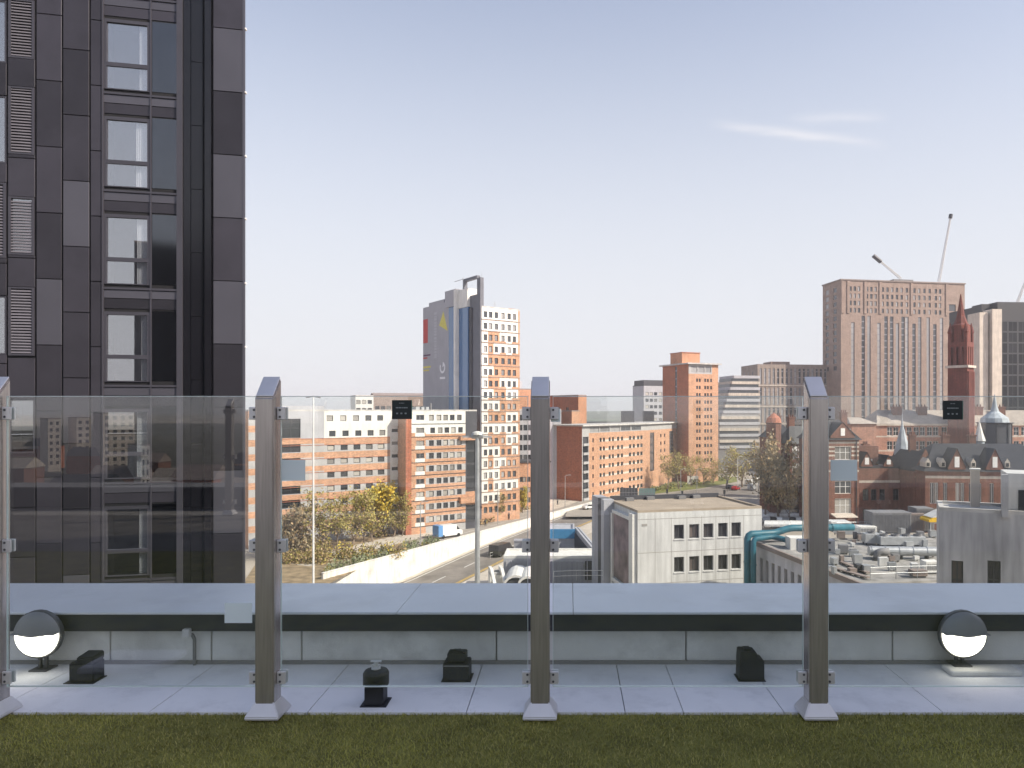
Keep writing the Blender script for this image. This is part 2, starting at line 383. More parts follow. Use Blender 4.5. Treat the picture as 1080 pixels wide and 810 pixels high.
# ------------------------------------------------------------------ street level: one stepped sheet, roads, hills
EV = Vector((.446, .895)); NV = Vector((-.895, .446)); W0 = Vector((-39.3, 114.3))
def low(s):
    K = [(-400, -5), (0, -5), (20, -4.1), (39, -2.6), (55, -1.8), (75, -.9), (104, 0.0)]
    if s <= K[0][0]: return K[0][1]
    for (a, b), (c, d) in zip(K, K[1:]):
        if s <= c: return b + (d - b) * (s - a) / (c - a)
    return 0.0
def st(s, t, z=None, lower=None):
    p = W0 + EV * s + NV * t
    if z is None: z = low(s) if (t < 0 if lower is None else lower) else 0.0
    return Vector((p.x, p.y, z))
ss = [-7000, -2000, -400, -100] + list(range(0, 108, 4)) + [120, 200, 400, 1000, 3000, 8000]
ts = [-7000, -2000, -500, -150, -60, -30, -14, -.16, .16, 10, 20, 60, 200, 800, 3000, 7000]
mb = MB(); vs = [st(a, b) for a in ss for b in ts]; nt_ = len(ts)
mb.faces(vs, [(i * nt_ + j, (i + 1) * nt_ + j, (i + 1) * nt_ + j + 1, i * nt_ + j + 1)[::-1] for i in range(len(ss) - 1) for j in range(nt_ - 1)])
struct(mb.build('ground', M('ground_mix')))
def strip(name, t0, t1, s0, s1, dz, m, step=4.0, lower=None):
    mb = MB(); n = max(1, int((s1 - s0) / step)); S = [s0 + (s1 - s0) * i / n for i in range(n + 1)]
    for a, b in zip(S, S[1:]):
        q = [st(a, t0, None, lower), st(b, t0, None, lower), st(b, t1, None, lower), st(a, t1, None, lower)]
        mb.face([(v.x, v.y, v.z + dz) for v in q])
    return struct(mb.build(name, m))
strip('upper_road', .9, 9.2, 6, 118, .012, M('asphalt_pale'))
strip('upper_pavement', 9.3, 16, 6, 118, .11, M('paving_far'))
strip('upper_kerb', 9.2, 9.3, 6, 118, .115, M('kerb'))
strip('lower_road', -11.5, -1.2, -40, 104, .03, M('asphalt'))
strip('road_shoulder', -1.2, -.2, -40, 104, .10, M('paving_far'))
strip('lower_pavement', -17, -11.7, -40, 104, .12, M('paving_far'))
for k in range(12): strip('lane_marking', -6.5, -6.3, -20 + k * 10, -16 + k * 10, .05, M('road_paint'))
strip('lane_marking', -11.2, -11.0, -40, 100, .05, M('yellow_paint')); strip('lane_marking', -10.8, -10.6, -40, 100, .05, M('yellow_paint'))
strip('lane_marking', -1.9, -1.7, -40, 100, .05, M('road_paint'))
for k in range(3, 12): strip('lane_marking', 4.9, 5.05, -20 + k * 11, -14 + k * 11, .03, M('road_paint'))
def gpoly(name, pix, dz, m, z=0.0):
    mb = MB(); mb.face([onground(a, b, z) + Vector((0, 0, dz)) for a, b in pix][::-1]); return struct(mb.build(name, m))
gpoly('junction_road', [(596, 545), (660, 545), (850, 530), (850, 510), (790, 505), (690, 522), (640, 528), (600, 531)], .03, M('asphalt_pale'))
gpoly('grass_verge', [(690, 521), (735, 516), (778, 508), (776, 503), (735, 504), (700, 508)], .10, M('verge'))
gpoly('far_road', [(700, 530), (850, 517), (850, 513), (775, 511), (690, 523)], .06, M('asphalt'))
gpoly('planting_bed', [(240, 640), (345, 617), (380, 600), (440, 571), (440, 560), (380, 564), (280, 580)], .09, M('leaf_litter'))
gpoly('plaza', [(560, 545), (600, 533), (612, 528), (600, 524), (560, 527)], .06, M('paving_far'))
# hills on the horizon
mb = MB(); X = [-3200 + 80 * i for i in range(120)]; rr = random.Random(4); rows = []
for q, (Y, base, amp) in enumerate(((1500, -2, 5), (2100, 6, 8), (2900, 16, 8), (3900, 27, 12), (5000, 0, 2))):
    ph = [rr.uniform(0, 6.3) for _ in range(5)]
    rows.append([(x * (Y / 3000), Y, base + amp * sum(math.sin(x / (190 * (k + 1)) + ph[k]) for k in range(5)) / 3) for x in X])
for a, b in zip(rows, rows[1:]):
    for i in range(len(X) - 1): mb.face([a[i], a[i + 1], b[i + 1], b[i]])
struct(mb.build('hills', M('hill'), smooth=True))

# ------------------------------------------------------------------ the terrace
PY = 3.5
mb = MB(); mb.box(-30, 7.9, -7.2, 4.86, -6, FL - .45); o = mb.build('host_building', M('fascia')); tag(o, 'dark block beneath the terrace that carries the lawn and paving', 'building')
# paving slabs with open joints over a dark bed
mb = MB(); mb.box(-30, 7.9, -7.1, 4.3, FL - .44, FL - .03); struct(mb.build('terrace_bed', M('sealant')))
mb = MB(); jx = [-9.2 + .79 * i for i in range(20)]
jx = sorted(jx + [.57 - .0])
jx = [x for x in jx]
for a, b in zip(jx, jx[1:]):
    mb.box(a + .0025, b - .0025, 3.565, 4.245, FL - .05, FL, 0)
struct(mb.build('terrace_paving', M('slab')))
mb = MB(); mb.box(-30, 7.9, -.6, 3.56, FL - .04, FL - .012); struct(mb.build('turf_base', M('turf')))
mb = MB()
for k in range(18): mb.box(-30, 7.9, -3.25 + k * .147, -3.25 + k * .147 + .14, FL - .04, FL - .012)
struct(mb.build('terrace_decking', mat('decking', (.12, .11, .10), .6, .3, 3)))
gpoly_ = MB(); gpoly_.face([(-900, -1500, .12), (600, -1500, .12), (600, -90, .12), (-900, -90, .12)]); struct(gpoly_.build('dark_rear_sheet', mat('rear_sheet_dark', (.07, .068, .05), .95, .5, .05, detail=8)))  # dark sheet added behind the camera to darken the pane reflections
# turf blades
mb = MB(); rt = random.Random(5)
def blades(n, x0, x1, y0, y1, h0, h1):
    for _ in range(n):
        x, y = rt.uniform(x0, x1), rt.uniform(y0, y1); a = rt.uniform(0, 6.283); h = rt.uniform(h0, h1); w = rt.uniform(.0011, .0018); l = rt.uniform(.4, 1.5) * h
        dx, dy = math.cos(a) * w, math.sin(a) * w; lx, ly = math.cos(a + 1.57 + rt.uniform(-.6, .6)) * l, math.sin(a + 1.57) * l; z = FL - .014
        i = len(mb.v); mb.v += [(x - dx, y - dy, z), (x + dx, y + dy, z), (x + dx * .8 + lx * .4, y + dy * .8 + ly * .4, z + h * .65), (x - dx * .8 + lx * .4, y - dy * .8 + ly * .4, z + h * .65), (x + lx, y + ly, z + h)]
        mm = 1 if rt.random() < .22 else 0
        mb.f += [(i, i + 1, i + 2, i + 3), (i + 3, i + 2, i + 4)]; mb.m += [mm, mm]
blades(95000, -3.3, 2.9, 2.72, 3.572, .006, .019)
o = mb.build('turf_blades', [M('turf_blade'), M('turf_blade_dry')]); o['kind'] = 'stuff'
# parapet
par = thing('parapet', 'low parapet of pale concrete with a black fascia and lilac grey metal coping', 'parapet', (0, 4.25, FL))
ux = [-30, -8.6, -6.9, -5.1, -3.62, -2.72, -2.12, -1.585, -.43, .695, 1.92, 2.9, 4.3, 5.9, 7.9]
for a, b in zip(ux, ux[1:]): MB().box(a + .004, b - .004, 0, .12, .012, .2125).build('concrete_panel', M('concrete'), par, bevel=.004, seg=1)
MB().box(-30, 7.9, .02, .5, 0, .2).build('core', M('sealant'), par)
MB().box(-30, 7.9, -.075, .05, .2135, .313).build('fascia', M('fascia'), par, bevel=.003, seg=1)
cxs = [-30, -7.2, -4.1, -1.0, .025, 3.1, 7.9]
for a, b in zip(cxs, cxs[1:]): MB().extr_x([(-.09, .3145), (.61, .3145), (.61, .330), (-.09, .330)], a + .0015, b - .0015).build('coping', M('coping'), par, bevel=.003, seg=1)
MB().box(-30, 7.9, -.014, .0, 0, .02).build('sealant_strip', M('sealant'), par)

# balustrade posts and panes
PW, PD = .093, .095
def make_post():
    t = thing('balustrade_post', 'x', 'post')
    h = 1.5
    mb = MB(); mb.extr_x([(0, .02), (PD, .02), (PD, h + .163), (0, h + .062)], -PW / 2, PW / 2); mb.build('post_body', M('steel'), t, bevel=.006, seg=2)
    mb = MB(); mb.extr_x([(.004, h + .068), (PD - .004, h + .163), (PD - .004, h + .171), (.004, h + .075)], -PW / 2 + .004, PW / 2 - .004); mb.build('cap_plate', M('steel_pale'), t, bevel=.003, seg=1)
    a, b = .083, .049; c = PD / 2
    mb = MB(); q = [(-a, c - a), (a, c - a), (a, c + a), (-a, c + a)]; p = [(-b, c - b), (b, c - b), (b, c + b), (-b, c + b)]
    mb.faces([(x, y, 0) for x, y in q] + [(x, y, .014) for x, y in q] + [(x, y, .072) for x, y in p],
             [(3, 2, 1, 0), (0, 1, 5, 4), (1, 2, 6, 5), (2, 3, 7, 6), (3, 0, 4, 7), (4, 5, 9, 8), (5, 6, 10, 9), (6, 7, 11, 10), (7, 4, 8, 11), (8, 9, 10, 11)])
    mb.build('base_cover', M('steel_pale'), t, bevel=.004, seg=2)
    for sgn in (-1, 1):
        for zz in (1.455, .80, .15):
            mb = MB(); x0, x1 = (PW / 2 + .001, PW / 2 + .044) if sgn > 0 else (-PW / 2 - .044, -PW / 2 - .001)
            mb.box(x0, x1, .033, .046, zz, zz + .062); mb.box(x0, x1, .0605, .073, zz, zz + .062)
            cl = mb.build('glass_clamp', M('steel_pale'), t, bevel=.003, seg=1)
            xm = x0 + .016 if sgn > 0 else x1 - .016
            for dz in (.014, .048): MB().tube([(xm, .031, zz + dz), (xm, .0335, zz + dz)], .006, 8).build('clamp_screw', M('dark_metal'), cl)
    return t
post0 = make_post(); pcx = [-2.845, -1.488, -.141, 1.222, 2.58]
plab = ['brushed steel balustrade post at the left edge of the photo beside the left globe lamp', 'brushed steel balustrade post with slanted cap just right of the dark tower',
        'brushed steel balustrade post in the middle, in front of the grey gabled high rise', 'brushed steel balustrade post with slanted cap in front of the teal ducts', 'brushed steel balustrade post beyond the right edge of the photo']
GR = 'steel posts of the glass balustrade'
post0['group'] = GR; post0['label'] = plab[0]; post0.location = (pcx[0], PY, FL)
for x, l in zip(pcx[1:4], plab[1:4]): copy_thing(post0, (x, PY, FL), 0, l)
gl = ['clear glass pane with city reflections in front of the dark tower', 'clear glass pane in front of the banded brick block, black sign at its upper right',
      'clear glass pane between the middle post and the post before the teal ducts', 'clear glass pane at the right in front of the brick civic buildings and globe lamp']
def make_pane(x0, x1, y, label, grp):
    t = thing('glass_barrier', label, 'glass barrier', ((x0 + x1) / 2, y, FL), 0, grp); w = (x1 - x0) / 2
    MB().box(-w, w, 0, .012, .135, 1.568).build('pane', M('pane_glass'), t)
    mb = MB(); mb.box(-w, w, .0005, .0115, 1.5685, 1.572); mb.box(-w, w, .0005, .0115, .131, .1345); mb.box(-w - .003, -w - .0005, .0005, .0115, .131, 1.572); mb.box(w + .0005, w + .003, .0005, .0115, .131, 1.572)
    mb.build('pane_edge', M('glass_edge'), t); return t
for i in range(4): make_pane(pcx[i] + .064, pcx[i + 1] - .064, PY + .047, gl[i], 'glass panes of the balustrade')
# stickers on the panes
def sticker(px0, px1, py0, py1, label):
    Y = PY + .046; x0, x1, z0, z1 = px2x(px0, Y), px2x(px1, Y), px2z(py1, Y), px2z(py0, Y)
    o = MB().box(-(x1 - x0) / 2, (x1 - x0) / 2, -.0025, -.0006, 0, z1 - z0).build('frosted_sticker', M('frosted'), None, ((x0 + x1) / 2, PY + .047, z0)); tag(o, label, 'sticker', 'square frosted stickers on the glass')
sticker(237, 266, 636, 657, 'pale blue square sticker low on the left pane, over the black fascia')
sticker(297, 322, 485, 507, 'pale blue square sticker on the pane over the dark glazed end of the banded block')
sticker(876, 904, 485, 507, 'pale blue square sticker on the right pane over the tall brick front with white windows')
sticker(581, 591, 431, 445, 'small pale sticker beside the middle post near its top')
def sign(px0, px1, py0, py1, label, sd):
    Y = PY + .045; x0, x1, z0, z1 = px2x(px0, Y), px2x(px1, Y), px2z(py1, Y), px2z(py0, Y); w, h = x1 - x0, z1 - z0
    t = thing('glass_sign', label, 'sign', ((x0 + x1) / 2, PY + .047, z0), 0, 'small black signs stuck on the glass')
    MB().box(-w / 2, w / 2, -.004, -.0006, 0, h).build('sign_board', M('sign_black'), t)
    MB().box(w / 2 + .0002, w / 2 + .003, -.004, -.0006, 0, h).build('sign_edge', M('sign_edge'), t)
    r = random.Random(sd); mb = MB()
    for zz, hw, hh in ((.84, .13, .018), (.60, .30, .030), (.30, .28, .038)):
        x = -hw * w
        while x < hw * w - .002:
            l = r.uniform(.0035, .008) if zz != .30 else .009
            mb.box(x, min(x + l, hw * w), -.0048, -.0042, zz * h - hh * h, zz * h + hh * h); x += l + (r.uniform(.001, .003) if zz != .30 else .012)
    mb.build('lettering', M('sign_ink'), t)
sign(413.5, 434, 422, 442, 'small black sign stuck on glass above the notch of the banded brick block', 1)
sign(994.5, 1015, 422.5, 442.5, 'small black sign stuck on glass below the red clock tower', 2)

# globe lamps
def make_lamp(X, Y, zc, label, plinth):
    t = thing('globe_lamp', label, 'lamp', (X, Y, FL), 0, 'half hooded round lamps on the paving'); r = .132
    mb = MB(); n = 20
    # shallow drum with domed face looking to the camera; upper half hood, lower half lens
    def dome(a0, a1, rr, y0, bul, m, extra):
        K = 16; J = 5; vs = []; fs = []
        for j in range(J + 1):
            q = j / J
            for k in range(K + 1):
                a = a0 + (a1 - a0) * k / K
                vs.append((rr * math.sin(q * math.pi / 2) * math.cos(a), y0 - bul * math.cos(q * math.pi / 2), zc + rr * math.sin(q * math.pi / 2) * math.sin(a)))
        for j in range(J):
            for k in range(K): fs.append((j * (K + 1) + k, j * (K + 1) + k + 1, (j + 1) * (K + 1) + k + 1, (j + 1) * (K + 1) + k))
        extra.faces(vs, fs, m)
    h = MB(); dome(.10, math.pi - .10, r, -.02, .052, 0, h)
    K = 24
    def ringpts(rr, y): return [(rr * math.cos(2 * math.pi * k / K), y, zc + rr * math.sin(2 * math.pi * k / K)) for k in range(K)]
    ring = MB(); prof = [(r + .001, -.02), (r + .006, -.015), (r + .006, .01), (r - .03, .04), (.02, .045)]
    P = [ringpts(a, b) for a, b in prof]; vs = [p for q in P for p in q]
    ring.faces(vs, [(i * K + k, i * K + (k + 1) % K, (i + 1) * K + (k + 1) % K, (i + 1) * K + k) for i in range(len(prof) - 1) for k in range(K)] + [tuple(range((len(prof) - 1) * K, len(prof) * K))])
    h.box(-r + .006, r - .006, -.068, -.02, zc + .0105, zc + .0155)
    h.build('hood', M('hood_grey'), t, smooth=True); ring.build('housing', M('dark_metal'), t, smooth=False)
    l = MB(); dome(math.pi - .08, 2 * math.pi + .08, r - .006, -.02, .045, 0, l); l.build('lens', M('lens_lit'), t, smooth=True)
    MB().tube([(-.018, .03, 0), (-.018, .03, zc - r + .01)], .011, 8).build('leg', M('dark_metal'), t); MB().tube([(.018, .03, 0), (.018, .03, zc - r + .01)], .011, 8).build('leg', M('dark_metal'), t)
    MB().box(-.05, .05, -.02, .08, 0, .008).build('foot_plate', M('dark_metal'), t)
    return t
make_lamp(-3.05, 4.13, .214, 'round half hooded lamp glowing at left beside the left post', False)
pl = MB().box(-.2, .2, -.06, .06, 0, .028).build('lamp_plinth', M('concrete'), None, (2.36, 4.10, FL), bevel=.006, seg=1); tag(pl, 'low pale concrete plinth under the right glowing lamp', 'plinth')
L2 = make_lamp(2.265, 4.13, .186, 'round half hooded lamp glowing at right on a concrete plinth', True); L2.location.z += .028

# small black boxes on the paving
def bbox(X, Y, label, kind):
    t = thing('equipment_box', label, 'equipment box', (X, Y, FL), 0, 'small black boxes on the paving'); m = M('black_plastic')
    if kind == 'step':
        MB().box(-.072, .078, -.045, .06, .004, .112).build('box_body', m, t, bevel=.006); MB().extr_x([(-.055, .113), (.055, .113), (.055, .16), (-.055, .15)], -.02, .08).build('raised_lid', m, t, bevel=.006)
        MB().box(-.09, .088, -.066, .066, 0, .004).build('foot_plate', m, t)
    if kind == 'drum':
        MB().box(-.052, .052, -.05, .05, .005, .098).build('stem', m, t, bevel=.004); MB().box(-.072, .072, -.065, .065, 0, .005).build('foot_plate', m, t)
        MB().lathe([(.069, .099), (.071, .104), (.071, .162), (.062, .176), (.03, .183)], n=24).build('drum_cap', M('black_plastic'), t)
        mb = MB(); mb.tube([(0, 0, .183), (0, 0, .222)], .013, 10); mb.tube([(-.03, 0, .224), (.03, 0, .224)], .006, 8); mb.lathe([(.026, .184), (.026, .192), (.014, .196)], n=12); mb.box(-.022, .022, -.008, .008, .2, .207); mb.build('wing_nut', M('steel_pale'), t)
    if kind == 'tier':
        MB().box(-.078, .078, -.065, .065, .004, .105).build('box_body', m, t, bevel=.005); MB().box(-.056, .056, -.045, .045, .107, .158).build('upper_box', m, t, bevel=.005)
        mb = MB(); mb.tube([(-.05, -.02, .16), (-.01, -.02, .176), (.045, -.02, .162)], .005, 6); mb.tube([(-.03, .01, .16), (.02, .0, .17)], .005, 6); mb.build('cable', m, t); MB().box(-.088, .09, -.07, .075, 0, .004).build('foot_plate', m, t)
        MB().box(-.08, .08, -.0665, -.0655, .09, .096).build('pale_strip', M('sealant'), t)
    if kind == 'notch':
        MB().extr_y([(-.075, .004), (.075, .004), (.075, .12), (.03, .128), (.03, .166), (-.068, .172), (-.072, .11)], -.055, .055).build('box_body', m, t, bevel=.005); MB().box(-.04, .0, -.03, .03, .172, .18).build('lid_catch', m, t); MB().box(-.084, .082, -.062, .062, 0, .004).build('foot_plate', m, t)
    t.scale = (.92, .92, .95); return t
bbox(-2.69, 3.99, 'small black box with a raised step, left of the conduit beside the left lamp', 'step')
bbox(-.99, 3.68, 'short black box on a stem with a round cap and metal wing nut on top', 'drum')
bbox(-.625, 4.02, 'small two tiered black box with a loop of cable on top', 'tier')
bbox(1.015, 4.02, 'small black box with a notched top right corner, near the post before the teal ducts', 'notch')
t = thing('conduit', 'small grey outlet box and conduit on the concrete upstand behind the left pane', 'conduit', (-2.215, 4.232, FL))
MB().box(-.02, .02, -.092, -.060, .19, .235).build('outlet_box', M('steel_pale'), t, bevel=.003); MB().tube([(.008, -.006, .0), (.008, -.006, .15), (.008, -.03, .185), (.008, -.066, .20)], .010, 8).build('pipe', M('sealant'), t)
o = MB().prism([(-2.80, 2.70), (-2.34, 2.70), (-2.34, 2.87), (-2.42, 2.995), (-2.80, 3.02)], FL + .0, FL + .032).build('low_slab', M('pale_top'), bevel=.006); tag(o, 'pale corner of a flat slab on the turf at the bottom left', 'slab')

# the balustrade behind the camera, seen only as reflections in the panes
BY = -3.3
bpx = [-4.9, -3.56, -2.2, -.85, .5, 1.85, 3.2, 4.55]
for i, x in enumerate(bpx): copy_thing(post0, (x, BY + .1, FL), math.pi, 'dark balustrade post on the far side of the terrace, seen mirrored in the glass')
mat('plant_grey_rear', (.17, .17, .18), .8, .15, 2)
t = thing('rear_parapet', 'low parapet on the far side of the terrace, seen mirrored in the glass', 'parapet', (0, BY - .6, FL))
MB().box(-30, 7.9, -.3, -.1, 0, .3).build('upstand', M('fascia'), t); MB().box(-30, 7.9, -.75, -.05, .302, .32).build('coping', M('plant_grey_rear'), t)

# the air over the city: pale haze round everything, the sky outside it
mb = MB(); mb.box(-6500, 7500, -6500, 7500, -9.5, 96)
hz_o = place('haze', mb.mesh('haze', []))
hm = bpy.data.materials.new('haze'); hm.use_nodes = True; hn = hm.node_tree.nodes; hn.remove(hn['Principled BSDF']); pv = hn.new('ShaderNodeVolumePrincipled')
pv.inputs['Color'].default_value = (.93, .93, .97, 1); pv.inputs['Density'].default_value = 0.00028; pv.inputs['Anisotropy'].default_value = 0.0
hm.node_tree.links.new(pv.outputs[0], hn['Material Output'].inputs['Volume']); hz_o.data.materials.append(hm); hz_o['kind'] = 'stuff'
# ------------------------------------------------------------------ city materials
brick('brick_shaded', (.40, .135, .07), (.3, .2, .14), streak=.12); brick('brick_orange', (.50, .22, .12), (.50, .40, .30), streak=.12); brick('brick_orange_light', (.50, .255, .15), (.5, .4, .3), streak=.12)  # first brick: darkened copy of the orange one, paints shaded end walls
brick('brick_red', (.40, .12, .06), (.3, .2, .15), streak=.2); brick('brick_taupe', (.30, .24, .21), (.3, .26, .22), streak=.12); brick('brick_brown', (.31, .225, .19), (.3, .24, .2), streak=.15)
brick('brick_civic', (.15, .055, .042), (.34, .22, .18), streak=.25); brick('terracotta', (.12, .034, .029), (.3, .12, .08), streak=.3)
brick('brick_civic_pale', (.48, .235, .165), (.4, .3, .25), streak=.2)
mat('render_white', (.72, .70, .66), .8, .06, .5, streak=.1); mat('render_grey', (.42, .42, .45), .7, .08, .4, streak=.08); mat('render_lilac', (.36, .355, .385), .7, .06, .3, streak=.06)
mat('band_grey', (.40, .39, .39), .7, .1, .5); mat('grey_dark', (.06, .06, .072), .6, .12, .5)
mat('roof_gravel', (.30, .285, .27), .9, .3, 1.2, detail=8); mat('roof_pale', (.50, .48, .46), .8, .25, .9, detail=8); mat('roof_tan', (.38, .31, .24), .9, .15, .5, detail=7); mat('roof_brown', (.26, .21, .19), .9, .15, .5)
mat('slate', (.030, .031, .038), .6, .25, .8, streak=.2); mat('slate_pale', (.40, .345, .30), .8, .15, .5, streak=.2)
mat('lead', (.42, .46, .50), .6, .15, .6, streak=.25); mat('stone', (.52, .46, .40), .8, .12, .5, streak=.2); mat('stone_pale', (.62, .54, .46), .8, .1, .4, streak=.15)
mat('concrete_white', (.62, .612, .60), .85, .09, .35, streak=.22, detail=7); mat('concrete_line', (.33, .31, .29), .9, .1)
mat('rough_render', (.46, .45, .455), .9, .12, .5, streak=.30, detail=8, bump=.3, bscale=14); mat('teal', (.035, .15, .20), .4, .2, .8, streak=.25)
mat('fin_grey', (.125, .13, .155), .6, .1, .5); mat('frame_white', (.78, .76, .74), .6, .05); mat('frame_dark', (.05, .05, .055), .5, .1); mat('frame_grey', (.22, .22, .24), .5, .1)
winglass('glass_city', (.035, .038, .045), (.46, .43, .39), .45); winglass('glass_black', (.012, .012, .015), (.03, .03, .034), .7, rough=.1, spec=.35); winglass('glass_dark', (.02, .024, .03), (.10, .10, .11), .7); winglass('glass_blue', (.06, .15, .31), (.05, .12, .22), .5, rough=.04)
winglass('glass_grey', (.06, .065, .075), (.36, .35, .35), .4)
mat('galv', (.45, .46, .47), .45, .12, 2, metal=.5); mat('plant_grey', (.20, .195, .20), .7, .1); mat('yellow', (.75, .45, .02), .6, .1); mat('blue_paint', (.05, .22, .42), .6, .1)
mat('red_mark', (.50, .035, .03), .6, .05); mat('yellow_mark', (.62, .55, .10), .6, .05); mat('purple_mark', (.10, .03, .09), .6, .05); mat('white_mark', (.72, .72, .74), .6, .05)
mat('crane_white', (.70, .69, .68), .5, .05); mat('car_white', (.78, .78, .77), .25, .03, spec=.6); mat('car_black', (.015, .015, .018), .25, .03); mat('car_silver', (.42, .43, .45), .3, .03, metal=.4); mat('car_red', (.35, .02, .02), .3, .03); mat('car_blue', (.13, .30, .58), .35, .05)
mat('tyre', (.02, .02, .02), .9, .1); mat('mural', (.22, .165, .165), .7, .55, .55, detail=3); mat('sign_green', (.16, .25, .24), .5, .1)

# ------------------------------------------------------------------ dark clad tower on the left
mat('clad', (.042, .039, .049), .40, .14, .7, metal=.35, stain=.2, sscale=.8, rand=.34, spec=.5); mat('clad_pale', (.088, .086, .104), .42, .06, .7, metal=.35, rand=.08); mat('clad_black', (.008, .008, .011), .16, .15, .8)
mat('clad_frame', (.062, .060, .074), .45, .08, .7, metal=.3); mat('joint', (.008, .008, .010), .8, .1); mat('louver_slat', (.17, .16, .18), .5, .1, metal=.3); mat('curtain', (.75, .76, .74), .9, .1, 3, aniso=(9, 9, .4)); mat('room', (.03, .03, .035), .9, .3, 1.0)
clearglass('pane_tower', (.90, .91, .94), .95, fixed=.30, rough=.01); mat('glass_tower_dark', (.125, .13, .14), .06, .05, metal=1.0)
tw = bld_px('clad_tower', 'tall tower clad in dark grey panels with a stack of curtained windows', 'tower', -300, 20.0, 12, 258, 9, -6, 50)
U = lambda px: tw.u(px)
def TZ(px, py): return tw.z(px, py)
T = lambda u, d, z: (u, d, z)
ops = []; bay = []
px_l, px_m, px_r = 110, 158.5, 187
ub0, ub1, ub2 = U(px_l), U(px_m), U(px_r)
st_h = 3.0; ztop0 = TZ(135, 22)     # head of the first window seen at the top of the photo
zs_head = [ztop0 - st_h * k for k in range(-3, 8)]
for zh in zs_head: bay.append((ub0, ub1, zh - 2.16, zh))
lou_u = (U(9.5), U(37)); lw = []
mode = ['louver', 'louver', 'window', 'louver', 'window', 'louver']
lz = [(0, 62), (92, 163), (208, 269), (303, 375), (432, 478)]
wl = [(lou_u[0], lou_u[1], TZ(22, 269), TZ(22, 208)), (lou_u[0], lou_u[1], TZ(22, 478), TZ(22, 421))]
far_u = (U(-14), U(7)); wf = [(far_u[0], far_u[1], TZ(0, b), TZ(0, a)) for a, b in ((0, 66), (101, 172), (312, 374))]
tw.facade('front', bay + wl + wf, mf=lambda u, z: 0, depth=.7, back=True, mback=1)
tw.mb.face([(tw.W, 0, -6), (tw.W - 4.6, 9, -6), (tw.W - 4.6, 9, 50), (tw.W, 0, 50)], 0)
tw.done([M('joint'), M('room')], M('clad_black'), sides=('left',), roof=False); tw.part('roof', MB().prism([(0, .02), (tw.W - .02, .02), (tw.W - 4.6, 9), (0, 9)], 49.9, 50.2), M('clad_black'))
def tpart(name, mb, m, parent=None, bevel=0):
    o = mb.build(name, m, bevel=bevel, seg=1)
    if parent is None: tw.put(o, (0, 0, 0))
    else: o.parent = parent
    return o
def panel(u0, u1, z0, z1, m, d=-.05, name='cladding_panel'):
    g = .011; mb = MB(); mb.box(u0 + g, u1 - g, d, -.004, z0 + g, z1 - g); return tpart(name, mb, M(m), bevel=.006)
# columns of cladding panels: (left px, right px, joint rows measured at that column)
rt = random.Random(3)
def column(pa, pb, j0, pitch, special, blocked=(), zlo=-1, rows=16):
    a, b = U(pa), U(pb); pc = (pa + pb) / 2; zt = TZ(pc, j0)
    lim = TZ(pc, 640); k = -3
    while True:
        z1 = zt - pitch * k; z0 = z1 - pitch; k += 1
        if z1 < lim: break
        segs = [(z0, z1)]
        for (c, d) in blocked:
            ns = []
            for (e, f) in segs:
                if d <= e or c >= f: ns.append((e, f)); continue
                if c > e: ns.append((e, c))
                if d < f: ns.append((d, f))
            segs = ns
        for e, f in segs:
            if f - e > .08: panel(a, b, e, f, 'clad_pale' if (k - 1) in special else 'clad')
PH = 2.0
column(39, 66, 16, PH, {4}); column(67, 95, 53, PH, {2, 8}); column(96, 108, 22, PH, set())
column(225, 258, 31, PH, {0, 2, 4, 7})
lb = [(TZ(22, b), TZ(22, a)) for a, b in lz] 
column(9, 38, 62, 1.5, set(), blocked=lb + [(w[2], w[3]) for w in wl])
fb = [(w[2], w[3]) for w in wf] + [(TZ(0, 272), TZ(0, 193))]
column(-14, 8, 66, 1.5, set(), blocked=fb)
column(-45, -15, 40, PH, {3}); column(-90, -46, 70, PH, {1}); column(-140, -91, 20, PH, {5})
def louver(u0, u1, z0, z1):
    fr = MB(); fr.box(u0, u0 + .07, -.05, .0, z0, z1); fr.box(u1 - .07, u1, -.05, .0, z0, z1); fr.box(u0 + .07, u1 - .07, -.05, 0, z0, z0 + .05); fr.box(u0 + .07, u1 - .07, -.05, 0, z1 - .05, z1)
    f = tpart('louver', fr, M('clad_frame')); mb = MB(); z = z0 + .07
    while z < z1 - .09: mb.extr_x([(-.045, z), (-.038, z), (-.008, z + .055), (-.014, z + .055)], u0 + .07, u1 - .07); z += .088
    tpart('slat', mb, M('louver_slat'), f)
for a, b in lz[:4]: louver(lou_u[0], lou_u[1], TZ(22, b), TZ(22, a))
louver(far_u[0], far_u[1], TZ(0, 272), TZ(0, 193))
def simple_window(o):
    u0, u1, z0, z1 = o; mb = MB(); w = .045
    mb.box(u0, u0 + w, -.02, .05, z0, z1); mb.box(u1 - w, u1, -.02, .05, z0, z1); mb.box(u0 + w, u1 - w, -.02, .05, z0, z0 + w); mb.box(u0 + w, u1 - w, -.02, .05, z1 - w, z1)
    f = tpart('window', mb, M('clad_frame')); tpart('pane', MB().box(u0 + w, u1 - w, .01, .02, z0 + w, z1 - w), M('pane_tower'), f)
    return f
for o in wl + wf: simple_window(o)
cw = random.Random(8)
